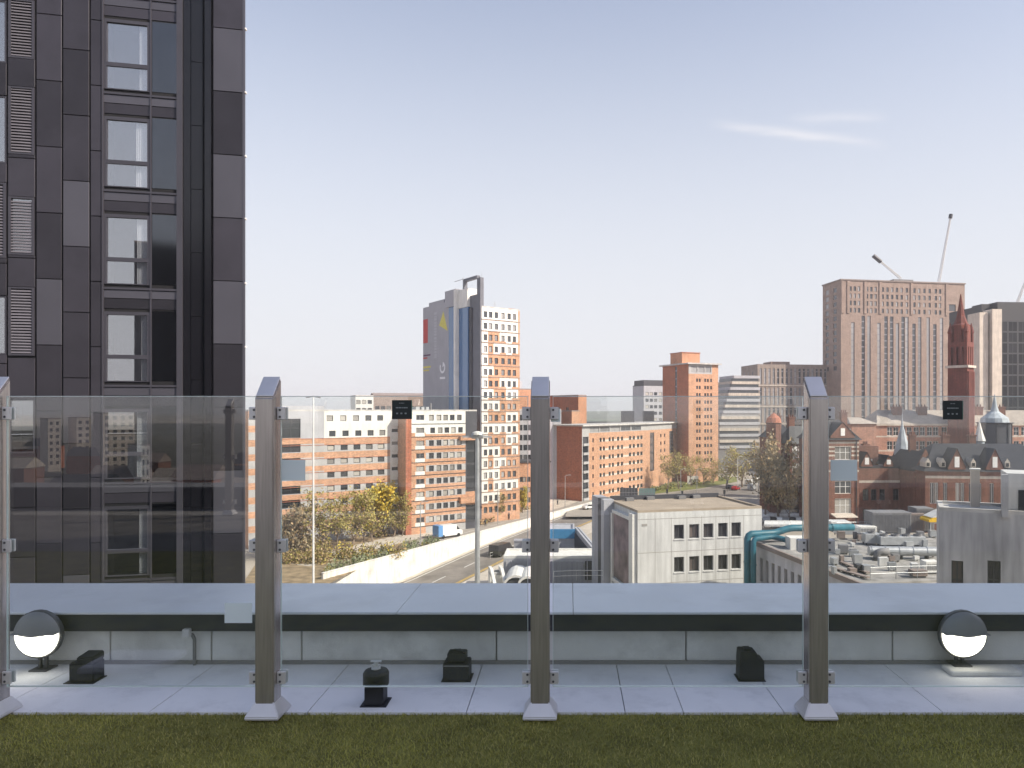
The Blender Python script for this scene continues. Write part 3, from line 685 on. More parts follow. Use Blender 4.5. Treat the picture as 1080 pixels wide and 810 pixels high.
for o in bay:
    u0, u1, z0, z1 = o; w = .075; zt = z0 + .74; W = u1 - u0
    mb = MB(); mb.box(u0, u0 + w, -.035, .06, z0, z1); mb.box(u1 - w, u1, -.035, .06, z0, z1); mb.box(u0 + w, u1 - w, -.035, .06, z1 - .10, z1); mb.box(u0 + w, u1 - w, -.035, .06, zt - .03, zt + .09); mb.box(u0 + w, u1 - w, -.035, .06, z0, z0 + .03)
    f = tpart('window', mb, M('clad_frame'))
    tpart('pane', MB().box(u0 + w, u1 - w, .02, .032, zt + .09, z1 - .10), M('pane_tower'), f); tpart('lower_pane', MB().box(u0 + w, u1 - w, .0, .012, z0 + .03, zt - .03), M('pane_tower'), f)
    cu0 = u0 + W * cw.uniform(.66, .78); mb = MB(); n = 14; pts = [(cu0 + (u1 - .08 - cu0) * k / n, .09 + (.035 if k % 2 else 0)) for k in range(n + 1)]
    mb.faces([(x, y, z0 + .04) for x, y in pts] + [(x, y, z1 - .08) for x, y in pts] + [(x, y + .01, z0 + .04) for x, y in pts] + [(x, y + .01, z1 - .08) for x, y in pts],
             [(k, k + 1, n + 2 + k, n + 1 + k) for k in range(n)] + [(2 * (n + 1) + k, 3 * (n + 1) + k, 3 * (n + 1) + k + 1, 2 * (n + 1) + k + 1) for k in range(n)])
    tpart('curtain', mb, M('curtain'), f)
    # tall fixed dark pane beside the window, and the spandrel above both
    s0, s1 = ub1 + .05, ub2
    tpart('side_pane', MB().box(s0, s1 - .0, -.012, -.003, z0 + .03, z1 + .05), M('glass_tower_dark'))
    sp = tpart('spandrel', MB().box(u0, s1, -.03, -.002, z1 + .42, z1 + .66), M('clad_pale'))
    tpart('spandrel_lower', MB().box(u0 + .0, s1, -.018, -.002, z1 + .10, z1 + .40), M('clad'), sp); tpart('ledge', MB().box(u0, s1, -.06, -.002, z1 + .68, z1 + .745), M('clad_frame'), sp)
for a, b, d in ((U(108.3), U(110), -.08), (U(158.6), U(160.2), -.055), (U(187), U(193), -.08)): tpart('mullion', MB().box(a, b, d, -.001, 5, 49), M('clad_frame'))
tpart('recess_panel', MB().box(U(193.2), U(201), -.006, -.001, 5, 49), M('clad_black'))
zz = TZ(205, 66) + 6
k = 0
while zz > 14: tpart('recess_panel', MB().box(U(202), U(214), -.03, -.001, zz - 1.98, zz), M('clad_black')); zz -= 2.0; k += 1
tpart('fin', MB().box(U(217), U(223.5), -.12, -.001, 5, 49), M('clad_black'))
tpart('corner_trim', MB().box(tw.W - .05, tw.W + .02, -.06, .02, 5, 49), M('clad_pale'))
for zz in (TZ(257, 98), TZ(257, 165), TZ(257, 231), TZ(257, 299), TZ(257, 366), TZ(257, 31)): tpart('bracket', MB().box(tw.W + .02, tw.W + .06, -.07, .05, zz - .02, zz + .03), M('frame_white'))

# ------------------------------------------------------------------ banded student blocks and grey gabled high rise
SH = 2.8
A = bld_px('apartment_block', 'long block with orange brick and pale bands, white top storeys, left of the notch', 'apartment block', 262, 139.2, 37, 427.5, 15, -1, 26.85)
zrow = [26.85 - SH * (k + 1) for k in range(9)]          # floor levels from the top down
uA = [A.u(p) for p in (348, 362, 375.5, 388.5, 401)]; opA = []
for k, zf in enumerate(zrow):
    if k < 2: opA += A.grid([u + (.0 if k == 0 else .5) for u in uA], [zf + (.75 if k == 0 else .35)], 1.35, 1.2)
    else: opA += [(u - .75, u + .75, zf + .25, zf + 1.35) for u in [x + .2 for x in uA]]
gl0, gl1 = A.u(297), A.u(317); gA = [(gl0, gl1, zf + .1, zf + 1.5) for zf in zrow[1:]] ; gA = [(gl0, gl1, zrow[1] + .2, zrow[0] + 1.3)] + [(gl0, gl1, zf + .1, zf + 1.75) for zf in zrow[2:]]
bal = [(A.u(413), A.u(423.5), zf + .9, zf + 2.3) for zf in zrow]
ua, ub, uc, ud = A.u(317), A.u(342), A.u(411.5), A.u(296)
def mfA(u, z):
    k = int((26.85 - z) / SH); fz = z - (26.85 - SH * (k + 1))
    if u > uc: return 1 if u < A.u(424) else 4  # last strip, dark red, continues the painted shaded side wall
    if u > ub: 
        if k < 2: return 1
        return 0 if fz > 1.5 else 2
    if u > ud: 
        if k < 1: return 3
        if k < 2: return 3 if u > ua or fz > .6 else 0
        return 0 if (fz > 1.75) else (2 if u > ua else 3)
    return 0 if fz > 1.5 else 2
cz = [zf + q for zf in zrow for q in (0, 1.5, 1.75, .6)]
A.facade('front', opA + gA + bal, mfA, cuts_u=(ua, ub, uc, ud, A.u(424)), cuts_z=cz, depth=.25)
A.windows('front', opA, M('frame_dark'), M('glass_city'), .25, 'plain'); A.windows('front', gA, M('frame_dark'), M('glass_dark'), .3, 'cross'); A.windows('front', bal, M('frame_white'), M('glass_city'), .3, 'blind')
A.done([M('brick_orange_light'), M('render_white'), M('band_grey'), M('render_grey'), M('brick_red')], M('roof_pale'), thick=.35)
for k, zf in enumerate(zrow):   # thin dark string courses under each band
    if k >= 1: A.part('string_course', MB().box(A.u(297), uc, -.06, -.003, zf + 1.40 - (.0 if k > 1 else 1.45), zf + 1.50 - (.0 if k > 1 else 1.45)), M('brick_red'))
def roof_box(B, px0, px1, d0, d1, h, m, name='plant_room'):
    return B.part(name, MB().box(B.u(px0), B.u(px1), d0, d1, B.H + .3, B.H + h), M(m))
A.part('roof_upstand', MB().box(A.u(297), A.u(342.5), 0.4, 6, A.H + .36, A.H + 1.1), M('render_grey'))
C = bld_px('apartment_block', 'shorter block with orange brick bands and white top storeys, right of the notch', 'apartment block', 428, 154.5, 37, 503, 16, -1, 26.85)
uC = [C.u(p) for p in (455, 463, 470, 477, 484.5)]; opC = []; bigC = []; cg = []
for k, zf in enumerate(zrow):
    opC += C.grid([u + (0 if k != 1 else .3) for u in uC], [zf + .75], 1.15, 1.25)
    bigC.append((C.u(439), C.u(447.5), zf + .85, zf + 2.0))
c0, c1, c2 = C.u(449), C.u(491), C.u(434)
cgl = [(C.u(492), C.u(501.5), 1.5, 5.5), (C.u(492), C.u(501.5), 8.5, zrow[1] - 1.0)]
def mfC(u, z):
    k = int((26.85 - z) / SH); fz = z - (26.85 - SH * (k + 1))
    if u > c1: return 0 if z < 21.2 and (z > 20.2 or 5.5 < z < 8.5) else 3
    if u < c2: return 4  # dark red strip paints the shaded side wall of this block
    if k < 1: return 1
    if u < c0: return 1 if (fz < .85 and C.u(438) < u < C.u(448)) or k < 2 and fz > .9 else 0
    if k < 2: return 1 if fz > .55 else 0
    return 0 if fz > 2.1 or fz < .7 else 2
C.facade('front', opC + bigC + cgl, mfC, cuts_u=(c0, c1, c2, C.u(438), C.u(448)), cuts_z=[zf + q for zf in zrow for q in (0, .55, .7, .85, .9, 2.1)] + [21.2, 20.2, 5.5, 8.5], depth=.25)
C.windows('front', opC, M('frame_dark'), M('glass_city'), .25); C.windows('front', bigC, M('frame_grey'), M('glass_city'), .25, 'mull'); C.windows('front', cgl, M('frame_dark'), M('glass_dark'), .3, 'bars')
C.done([M('brick_orange_light'), M('render_white'), M('band_grey'), M('grey_dark'), M('brick_red')], M('roof_pale'), thick=.35)
for k, zf in enumerate(zrow): C.part('string_course', MB().box(c2, c1, -.07, -.003, zf - .07, zf + .07), M('frame_dark'))
C.part('canopy', MB().box(C.u(484), C.u(501), -.9, -.01, 20.25, 21.15), M('brick_orange_light')); C.part('canopy', MB().box(C.u(484), C.u(502), -.9, -.01, 6.0, 7.4), M('brick_orange_light'))
for a, b in ((449, 453), (455, 458), (460, 463)): C.part('roof_unit', MB().box(C.u(a), C.u(b), 5, 7, C.H + .06, C.H + 1.0), M('galv'))
C.part('flue', MB().tube([(C.u(467), 6, C.H), (C.u(467), 6, C.H + 1.8)], .22), M('plant_grey'))

Dz = 51.8
p508 = (px2x(508, 172.3), 172.3)
D = Bld('high_rise', 'tall tower with grey gable wearing coloured marks and a white and orange window front', 'high rise', p508, R(37), 10.9, 31, -1, Dz)
uD = [D.u(p) for p in (512, 517.5, 523.5, 530.5, 537, 542.5)]; rowD = [Dz - .95 - 2.78 * k for k in range(18)]
opD = D.grid(uD, [z - 1.35 for z in rowD], .95, 1.45)
rd = random.Random(21); chk = {(i, k): rd.random() for i in range(8) for k in range(30)}
cutD = [0] + [(a + b) / 2 for a, b in zip(uD, uD[1:])] + [D.W]
def mfD(u, z):
    k = int((Dz - z) / 2.78); i = sum(u > c for c in cutD[1:])
    if z < 4.5: return 0
    if u > D.W - .5: return 0
    if k < 2: return 1
    if i == 0: return 1
    fz = (Dz - z) - 2.78 * k
    return 0 if chk[(i // 2 if k % 2 else (i + 1) // 2, k)] < .5 or fz > 2.3 and i % 2 else 1
D.facade('front', opD, mfD, cuts_u=cutD[1:-1] + [D.W - .5], cuts_z=[Dz - 2.78 * k for k in range(20)] + [Dz - 2.78 * k - 2.3 for k in range(20)] + [4.5], depth=.25)
D.windows('front', opD, M('frame_dark'), M('glass_grey'), .25)
for k in range(1, 18): D.part('string_course', MB().box(.0, D.W, -.12, -.003, Dz - 2.78 * k - .09, Dz - 2.78 * k + .09), M('brick_brown'))
zG = 55.6
D.done([M('brick_orange_light'), M('render_white')], M('roof_pale'), sides=('right', 'back', 'left'))
# grey gable clad over the left flank, in pieces of its own
def gab(name, pa, pb, z0, z1, m, out=.5, dd=None, inset=.0):
    a, b = D.u(pa, 'left'), D.u(pb, 'left')   # a<b, measured from the back
    mb = MB(); mb.box(-out, -.005 + inset, D.D - b, D.D - a, z0, z1); return D.part(name, mb, M(m))
def GZ(px, py): return D.z(px, py, 'left')
gab('gable_wall', 448, 475, -1, GZ(460, 322), 'render_lilac', .5, inset=4.0)
gab('gable_top', 454, 470, GZ(460, 322) + .01, GZ(460, 318.3), 'render_lilac', .45, inset=4.0)
gab('stair_tower', 472.5, 484, GZ(478, 324) + .01, GZ(478, 306.5), 'render_lilac', .9, inset=5.0)
gab('stair_glazing', 475.2, 484, -1, GZ(478, 324), 'glass_blue', .55)
gab('pillar', 485.6, 487.4, -1, GZ(485, 306.5), 'render_white', 1.9)
gab('white_head', 486.9, 497, GZ(491, 325), GZ(491, 306), 'render_white', 1.1, inset=3)
gab('stair_glazing', 487, 496.8, -1, GZ(491, 325) - .05, 'glass_blue', .9)
gab('side_wall', 497, 507.6, -1, GZ(502, 311), 'fin_grey', .3)
gab('dark_strip', 496.9, 499.6, -1, GZ(498, 325), 'grey_dark', .6)
def rim(pa, pb, z0, z1): return gab('roof_frame', pa, pb, z0, z1, 'fin_grey', .35, inset=.6)
zf0 = GZ(502, 311); rim(504.4, 507.9, -1, GZ(506, 293)); rim(489.3, 504.3, GZ(497, 295.4), GZ(497, 292.6)); rim(489.3, 490.8, GZ(490, 306), GZ(490, 295.5))
# coloured marks on the gable
def mark(name, pa, pb, ya, yb, m, tri=False):
    a, b = D.u(pa, 'left'), D.u(pb, 'left'); pc = (pa + pb) / 2; z0, z1 = GZ(pc, yb), GZ(pc, ya); q = MB()
    if tri: q.faces([(-.53, D.D - a, z0 + .35 * (z1 - z0)), (-.53, D.D - b, z0), (-.53, D.D - (a * .5 + b * .5), z1), (-.505, D.D - a, z0 + .35 * (z1 - z0)), (-.505, D.D - b, z0), (-.505, D.D - (a * .5 + b * .5), z1)], [(0, 1, 2), (5, 4, 3), (0, 3, 4, 1), (1, 4, 5, 2), (2, 5, 3, 0)])
    else: q.box(-.53, -.505, D.D - b, D.D - a, z0, z1)
    return D.part(name, q, M(m))
mark('red_panel', 448.2, 453, 337, 362, 'red_mark'); mark('dark_stripe', 448.2, 455.8, 374, 375.6, 'purple_mark'); mark('red_stripe', 448.2, 452.6, 377, 378.6, 'red_mark')
mark('yellow_stripe', 448.2, 456, 386.3, 388.3, 'yellow_mark'); mark('yellow_stripe', 448.2, 454.5, 390, 391.5, 'yellow_mark'); mark('yellow_triangle', 465, 474, 328.5, 350, 'yellow_mark', True)
rl = random.Random(2); q = MB(); y = 329.5
for k in range(16):
    a, b = D.u(459.8, 'left'), D.u(462.4, 'left'); l = rl.uniform(1.2, 2.6); q.box(-.525, -.506, D.D - b, D.D - a + .0, GZ(461, y + l), GZ(461, y)); y += l + rl.uniform(.8, 1.6)
mat('faint_mark', (.43, .43, .46), .6, .05); D.part('vertical_lettering', q, M('faint_mark'))
q = MB(); a, b = D.u(465.5, 'left'), D.u(471.5, 'left'); yc = D.D - (a + b) / 2; zc = GZ(468.5, 387.5); rr_ = (b - a) / 2
def arc(a0, a1, r0, r1):
    n = 10
    for k in range(n):
        t0, t1 = a0 + (a1 - a0) * k / n, a0 + (a1 - a0) * (k + 1) / n
        q.face([(-.52, yc - r * math.cos(t), zc + r * math.sin(t)) for r, t in ((r0, t0), (r1, t0), (r1, t1), (r0, t1))])
arc(R(150), R(390), rr_ * .62, rr_); arc(R(20), R(80), rr_ * .1, rr_ * .9); q.box(-.525, -.506, yc - rr_ * .9, yc + rr_ * .9, zc - rr_ * 1.9, zc - rr_ * 1.55); D.part('round_emblem', q, M('white_mark'))
D.part('mast', MB().tube([(D.W * .32, 6, Dz), (D.W * .32, 6, Dz + 9.5)], [.12, .05], 6), M('galv'))
def aerial(B, px, d, h):
    q = MB(); u = B.u(px); q.tube([(u, d, B.H), (u, d, B.H + h)], .06, 6); q.tube([(u - .7, d, B.H + h * .8), (u + .7, d, B.H + h * .9)], .04, 6); q.tube([(u - .5, d, B.H + h * .65), (u + .6, d, B.H + h * .6)], .04, 6); B.part('aerial', q, M('galv'))
aerial(D, 533, 5, 2.6); aerial(D, 520, 7, 3.6)
D.part('roof_plant', MB().box(D.u(530), D.u(537), 4, 7, Dz + .06, Dz + 1.0), M('plant_grey')); D.part('brick_head', MB().box(D.u(541), D.W, 2, 6, Dz + .06, Dz + .8), M('brick_orange'))
q = MB(); q.tube([(-.4, D.D - D.u(490, 'left'), GZ(490, 306)), (-.4, D.D - D.u(490, 'left'), GZ(490, 293))], .1, 6); q.tube([(-.4, D.D - D.u(481, 'left'), GZ(490, 294.6)), (-.4, D.D - D.u(490, 'left'), GZ(490, 294.6))], .08, 6); D.part('davit', q, M('galv'))

# ------------------------------------------------------------------ far roofs behind the blocks
def plain(name, label, cat, pxl, Y, rot, pxr, D_, H, wall, roof, cols=(), rows=(), w=1.3, h=1.4, fm='frame_dark', gm='glass_city', z0=-1, side=None, thick=.4, over=0.0, group=None):
    B = bld_px(name, label, cat, pxl, Y, rot, pxr, D_, z0, H, group=group)
    op = [(B.u(p) - w / 2, B.u(p) + w / 2, z, z + h) for p in cols for z in rows]
    op = [o for o in op if o[0] > .1 and o[1] < B.W - .1]
    B.facade('front', op); B.windows('front', op, M(fm), M(gm))
    if side:
        os_ = [(u - w / 2, u + w / 2, z, z + h) for u in side for z in rows]; B.facade('left', os_); B.windows('left', os_, M(fm), M(gm))
        B.done(M(wall), M(roof), ('right', 'back'), over, thick)
    else: B.done(M(wall), M(roof), overhang=over, thick=thick)
    return B
b = plain('office_block', 'pale rooftop block showing above the white storeys left of the black sign', 'building', 375, 250, 25, 394, 12, px2z(418, 252), 'render_white', 'roof_pale', (378, 384, 390), (26.5, 29.3), 1.5, 1.4)
b = plain('warehouse', 'brown roofed building behind the black sign and the notch', 'building', 394, 300, 20, 450, 20, px2z(418, 304), 'brick_brown', 'roof_brown', tuple(range(398, 448, 6)), (27.3,), 1.8, 1.6)
b.part('roof_ridge', MB().extr_x([(0, b.H + .42), (20, b.H + .42), (10, b.H + 1.6)], 0, b.W), M('roof_brown'))
b = plain('office_block', 'grey clad block right of the white and orange high rise', 'building', 545, 215, 15, 592, 16, px2z(433, 216), 'render_grey', 'roof_pale', (549, 554, 559, 566), tuple(3 + 3.0 * k for k in range(8)), 1.2, 1.7, gm='glass_dark')
b = plain('brick_block', 'low orange brick block at the foot of the grey block left of the middle post', 'building', 544, 198, 15, 580, 8, px2z(488, 199), 'brick_orange_light', 'frame_dark', (549.5, 553, 557.5, 565, 572), (1.5, 4.3, 7.2), 1.0, 1.4, over=.3)
b = plain('brick_block', 'dark red brick block with a chimney just right of the high rise roof', 'building', 547, 262, 30, 560, 26, px2z(411, 263), 'brick_orange', 'roof_brown', (553,), tuple(6 + 3 * k for k in range(8)))
b.part('chimney', MB().box(.6, 2.4, 2, 4, b.H, b.H + 3.2), M('render_grey'))
E = Bld('brick_block', 'tall brown brick block with a lit end right of the middle post', 'building', (px2x(610, 262), 262), R(40), 4.0, 34, -1, px2z(417.5, 262))
ops_ = [(u, u + 1.6, z, z + 1.5) for u in (6, 10, 17, 22, 27) for z in tuple(5 + 3.1 * k for k in range(8))]
E.facade('left', ops_, lambda u, z: 1); E.windows('left', ops_, M('frame_dark'), M('glass_dark')); E.facade('front'); E.done([M('brick_orange'), M('brick_shaded')], M('roof_brown'), ('right', 'back'))
E2 = Bld('brick_block', 'red brick block with a parapet, between the middle post and the banded brick hostel', 'building', (px2x(603, 240), 240), R(38), 3.4, 22, -1, px2z(434, 240))
E2.facade('left', (), lambda u, z: 1); E2.facade('front'); E2.done([M('brick_orange_light'), M('brick_shaded')], M('roof_brown'), ('right', 'back'))

# ------------------------------------------------------------------ orange brick hostel (bent in two wings) and its tower
P0, P1, P2 = (3.9, 213), (27.1, 247), (47.6, 288)
def wing(a, b): return math.atan2(b[1] - a[1], b[0] - a[0]), math.dist(a, b)
rz1, W1 = wing(P0, P1); rz2, W2 = wing(P1, P2); HG = 22.3
G = Bld('brick_hostel', 'long orange brick block bending away, with grey top storey and pale roof edge', 'apartment block', P0, rz1, W1, 11, -.5, HG)
rowG = [HG - 5.0 - 2.72 * k for k in range(7)]
uG = [G.u(p) for p in (625.5, 633.5, 637, 643, 646.5, 652, 656, 664.5, 668.5, 673, 676.5)]
opG = [(u - .5 * w_, u + .5 * w_, z, z + 1.25) for z in rowG for u, w_ in zip(uG, (.8, 1.2, 1.2, 1.2, 1.2, 1.4, 1.4, 1.5, 1.5, 1.6, 1.6))]
bays = [(G.u(614.6), G.u(620.6), z - .2, z + 1.8) for z in rowG]; top = [(G.u(a), G.u(b), HG - 1.9, HG - .3) for a, b in ((622, 632), (633, 643), (644, 654), (655, 665), (666, 676))]
tall = [(G.u(684) - 2.6 + .0, G.u(684) - .9, rowG[5] - .4, HG - 2.6)] if False else []
def mfG(u, z):
    if z > HG - 2.1: return 1
    if u < G.u(621): return 1
    k = int((HG - 5 - z) / 2.72 + 1)
    for zz in rowG:
        if zz - .0 < z < zz + .62 and G.u(632) < u < G.u(678): return 2
    return 0
G.facade('front', opG + bays + top, mfG, cuts_u=(G.u(621), G.u(632), G.u(678)), cuts_z=[HG - 2.1] + [z + q for z in rowG for q in (0, .62)], depth=.25)
G.windows('front', opG, M('frame_dark'), M('glass_dark'), .25)
G.windows('front', top, M('frame_grey'), M('glass_grey'), .25, 'mull'); G.windows('front', bays, M('frame_dark'), M('glass_dark'), .4)
for z in rowG: G.part('balcony', MB().box(G.u(614.8), G.u(620.4), -.35, -.01, z - .9, z - .15), M('band_grey'))
eo = [(u, u + .9, z, z + 1.2) for u in (3.0,) for z in ()]
G.facade('left', [], lambda u, z: 3); G.done([M('brick_orange_light'), M('band_grey'), M('stone_pale'), M('brick_shaded')], M('roof_pale'), ('right', 'back'), overhang=.9, thick=.45)
G2 = Bld('', '', '', P1, rz2, W2, 11, -.5, HG, root=G)
uG2 = [G2.u(p) for p in (697, 701, 716.5, 719.5, 722.5)]; op2 = [(u - .7, u + .7, z, z + 1.25) for z in rowG[:5] for u in uG2]
tall2 = [(G2.u(685.5), G2.u(690), rowG[4] - .6, HG - 3.0), (G2.u(706), G2.u(710.5), rowG[2] - 1.2, HG - 3.0)]
G2.facade('front', op2 + tall2, lambda u, z: 1 if z > HG - 2.1 else 0, cuts_z=[HG - 2.1], depth=.3); G2.windows('front', op2, M('frame_dark'), M('glass_dark'), .25); G2.windows('front', tall2, M('frame_grey'), M('glass_grey'), .3, 'bars')
G2.done([M('brick_orange_light'), M('band_grey')], M('roof_pale'), ('left', 'right', 'back'), overhang=.9, thick=.45)
for a, b_ in ((656, 669), (679, 690)):
    Yb = 262 if a < 670 else 292
    q = MB(); x0, x1 = px2x(a, Yb), px2x(b_, Yb); o = q.box(x0, x1, Yb, Yb + 5, 10, px2z(433.5, Yb)).build('boiler_house', M('grey_dark')); tag(o, 'dark square plant block rising behind the bent brick hostel, %s' % ('nearer the hills' if a < 670 else 'nearer the orange tower'), 'plant block')
HT = 44.4
Hh = bld_px('brick_tower', 'tall orange brick tower with thin overhanging roof and small penthouse', 'tower', 726.3, 268, 25, 757.5, 18, -.5, HT)
uH = [Hh.u(p) for p in (735.2, 738, 743.8, 746.6, 750)]; rowH = [HT - 6.6 - 2.74 * k for k in range(12)]
opH = [(u - .42, u + .42, z, z + 1.25) for z in rowH for u in uH]; topH = [(Hh.u(a), Hh.u(b_), HT - 3.0, HT - .8) for a, b_ in ((729, 735.5), (736.5, 743), (744, 750))]
Hh.facade('front', opH + topH, lambda u, z: 1 if (z > HT - 3.6 and u < Hh.u(751)) else 0, cuts_z=[HT - 3.6], cuts_u=[Hh.u(751)], depth=.25); Hh.windows('front', opH, M('frame_dark'), M('glass_dark'), .25); Hh.windows('front', topH, M('frame_grey'), M('glass_grey'), .25, 'mull')
ul = Hh.u(713, 'left'); Hh.facade('left', [(ul - .7, ul + .7, 18, HT - .5)], lambda u, z: 2); Hh.windows('left', [(ul - .7, ul + .7, 18, HT - .5)], M('frame_grey'), M('glass_dark'), .2, 'bars')
Hh.done([M('brick_orange_light'), M('band_grey'), M('brick_shaded')], M('roof_pale'), ('right', 'back'), overhang=1.0, thick=.5)
ph = Hh.part('penthouse', MB().box(.4, 8.6, 5, 13, HT + .5, HT + 4.6), M('brick_orange'))
Hh.part('penthouse_roof', MB().box(.2, 8.8, 4.8, 13.2, HT + 4.61, HT + 4.9), M('brick_red'))
I = plain('office_tower', 'grey slab with dark crown just left of the orange brick tower', 'tower', 679, 330, 20, 702, 12, px2z(407, 331), 'render_grey', 'grey_dark', (682.5, 687, 691.5, 696.5), tuple(10 + 3.0 * k for k in range(9)), 1.6, 1.5)
I.part('crown', MB().box(.3, I.W - .3, .5, 11, I.H + .45, I.H + 2.7), M('grey_dark'))

# ------------------------------------------------------------------ right hand skyline
J = bld_px('office_building', 'pale stepped office building of stacked bands, right of the orange tower', 'office building', 757, 318, 12, 800, 18, -.5, 22)
J.facade('front'); J.done(M('glass_grey'), M('roof_pale'), roof=False, name='glazed_core')
for k in range(13):
    z = px2z(473, 318) + 2.6 * k; a = max(0, (k - 4) * .85); q = MB(); a0 = a + .2
    q.prism([(a0, .1), (a0 + .5, -.5), (J.W + .5, -.5), (J.W + .5, 14), (a0, 14)], z, z + 1.25); J.part('floor_band', q, M('stone' if k % 2 else 'render_grey'))
    if k < 12: J.part('glazing', MB().prism([(a0 + .5, .3), (a0 + .9, -.1), (J.W, -.1), (J.W, 13.6), (a0 + .5, 13.6)], z + 1.26, z + 2.59), M('glass_grey'))
K = bld_px('office_tower', 'brown grey tower with fine vertical ribs, left of the tallest brown tower', 'tower', 799, 345, 9, 880, 20, -.5, px2z(385, 346))
opK = []
for k in range(17):
    u = 1.6 + k * (K.W - 3.0) / 16.5
    for z0_, z1_ in ((px2z(474, 350), px2z(448, 350)), (px2z(445.5, 350), px2z(430, 350)), (px2z(427, 350), px2z(409, 350)), (px2z(405.5, 350), px2z(389, 350))): opK.append((u - .55, u + .55, z0_, z1_))
K.facade('front', opK, depth=.3); K.windows('front', opK, M('frame_grey'), M('glass_grey'), .3, 'bars')
ok = [(u - .6, u + .6, 5, K.H - 3) for u in (4, 9, 14)]; K.facade('left', ok); K.windows('left', ok, M('frame_grey'), M('glass_grey'), .2, 'bars')
K.done(M('brick_taupe'), M('roof_brown'), ('right', 'back'))
for y in (406.8, 429, 447): K.part('string_course', MB().box(-.1, K.W, -.25, -.01, px2z(y, 350) - .25, px2z(y, 350) + .25), M('stone'))
K.part('plant_room', MB().box(K.u(816), K.u(836), 3, 12, K.H + .4, K.H + 1.9), M('brick_brown'))
HL = px2z(295.5, 338)
Lt = bld_px('brick_tower', 'tallest brown brick tower with vertical window strips below two cranes', 'tower', 887, 338, 10, 1017.5, 16.5, -.5, HL)
ups = [(Lt.u(p) - .9, Lt.u(p) + .9) for p in (899.5, 910.5, 916.5, 927, 934.5, 940.5, 946.5, 952.5, 956.5, 964, 970, 979, 986, 993)]
zb, zm = 15, HL - 16.5
strips = [(a, b_, zb, zm - (0 if i % 3 else 3.2)) for i, (a, b_) in enumerate(ups)]
upt = []
for p in (897, 901.5, 906, 914.5, 919, 923.5, 931, 936, 941, 946, 951, 956.5, 964.5, 969.5, 975, 980.5, 987, 991.5):
    for z0_ in (HL - 4.9, HL - 8.3, HL - 11.7, HL - 15.1): upt.append((Lt.u(p) - .6, Lt.u(p) + .6, z0_, z0_ + 2.2))
rg = [(Lt.u(1001), Lt.u(1008), HL - 9 - 4.2 * (k + 1), HL - 9 - 4.2 * k - .9) for k in range(8)]
Lt.facade('front', strips + upt + rg, depth=.35)
Lt.windows('front', strips, M('frame_grey'), M('glass_grey'), .35, 'bars', 'window_strip'); Lt.windows('front', rg, M('frame_dark'), M('glass_grey'), .35); Lt.windows('front', upt, M('frame_dark'), M('glass_grey'), .3)
for p in (887, 893, 911, 927, 960, 997):
    Lt.part('brick_pier', MB().box(Lt.u(p) + .1, Lt.u(p) + 1.4, -.35, -.01, zm + 1, HL - .3), M('brick_brown'))
lz_ = [(u - 1.5, u + 1.5, z, z + 2.2) for u in (4.2, 11.2) for z in [HL - 5 - 3.4 * k for k in range(12)]]
Lt.facade('left', lz_, depth=.3); Lt.windows('left', lz_, M('frame_grey'), M('glass_grey'), .3, 'mull')
Lt.done(M('brick_brown'), M('roof_brown'), ('right', 'back'), overhang=.35, thick=.6)
Lt.part('plant_room', MB().box(Lt.u(948), Lt.u(969), 4, 12, HL + .6, HL + 2.2), M('plant_grey'))
# luffing cranes behind it
def crane(label, Y, xb, yb, xt, yt, wbase, cw=False):
    t = thing('tower_crane', label, 'crane', (px2x(xb, Y), Y, 0), 0, 'cranes on the skyline'); b0 = Vector((0, 0, px2z(yb, Y))); e = Vector((px2x(xt, Y) - px2x(xb, Y), 0, px2z(yt, Y)))
    mb = MB(); w = .55
    for dx, dy in ((-w, -w), (w, -w), (w, w), (-w, w)): mb.tube([(dx, dy, 0), (dx, dy, b0.z)], .14, 5)
    z = 2; k = 0
    while z < b0.z: mb.tube([(-w, -w if k % 2 else w, z), (w, -w if k % 2 else w, z + 1.2)], .07, 4); z += 1.2; k += 1
    mb.build('mast', M('crane_white'), t)
    mb = MB(); d = (e - b0); n = 14; up = Vector((-d.z, 0, d.x)).normalized() * .55
    c1, c2, c3 = up, -up + Vector((0, -.55, 0)), -up + Vector((0, .55, 0))
    for c in (c1, c2, c3): mb.tube([b0 + c, e + c * .5], .2, 5)
    for k in range(n):
        p, q = b0 + d * (k / n), b0 + d * ((k + 1) / n); f = 1 - .5 * k / n
        mb.tube([p + c1 * f, q + c2 * f], .08, 4); mb.tube([q + c2 * f, q + c1 * f], .08, 4); mb.tube([p + c3 * f, q + c1 * f], .08, 4)
    mb.build('jib', M('crane_white'), t)
    if cw:
        mb = MB(); mb.tube([b0 + d * .72, e], 1.2, 6); mb.build('dark_section', M('grey_dark'), t)
    else: mb = MB(); mb.tube([e - d * .06, e], 1.0, 6); mb.build('jib_head', M('grey_dark'), t)
    return t
crane('crane with a low leaning jib and dark outer end above the tallest brown tower', 420, 950, 294, 921, 269.5, 1, True)
crane('crane with a steep white jib above the right part of the tallest brown tower', 400, 990, 297, 1003, 226, 1)
crane('crane with a pale jib cut by the right edge above the dark glass tower', 380, 1072, 321, 1084, 290, 1)
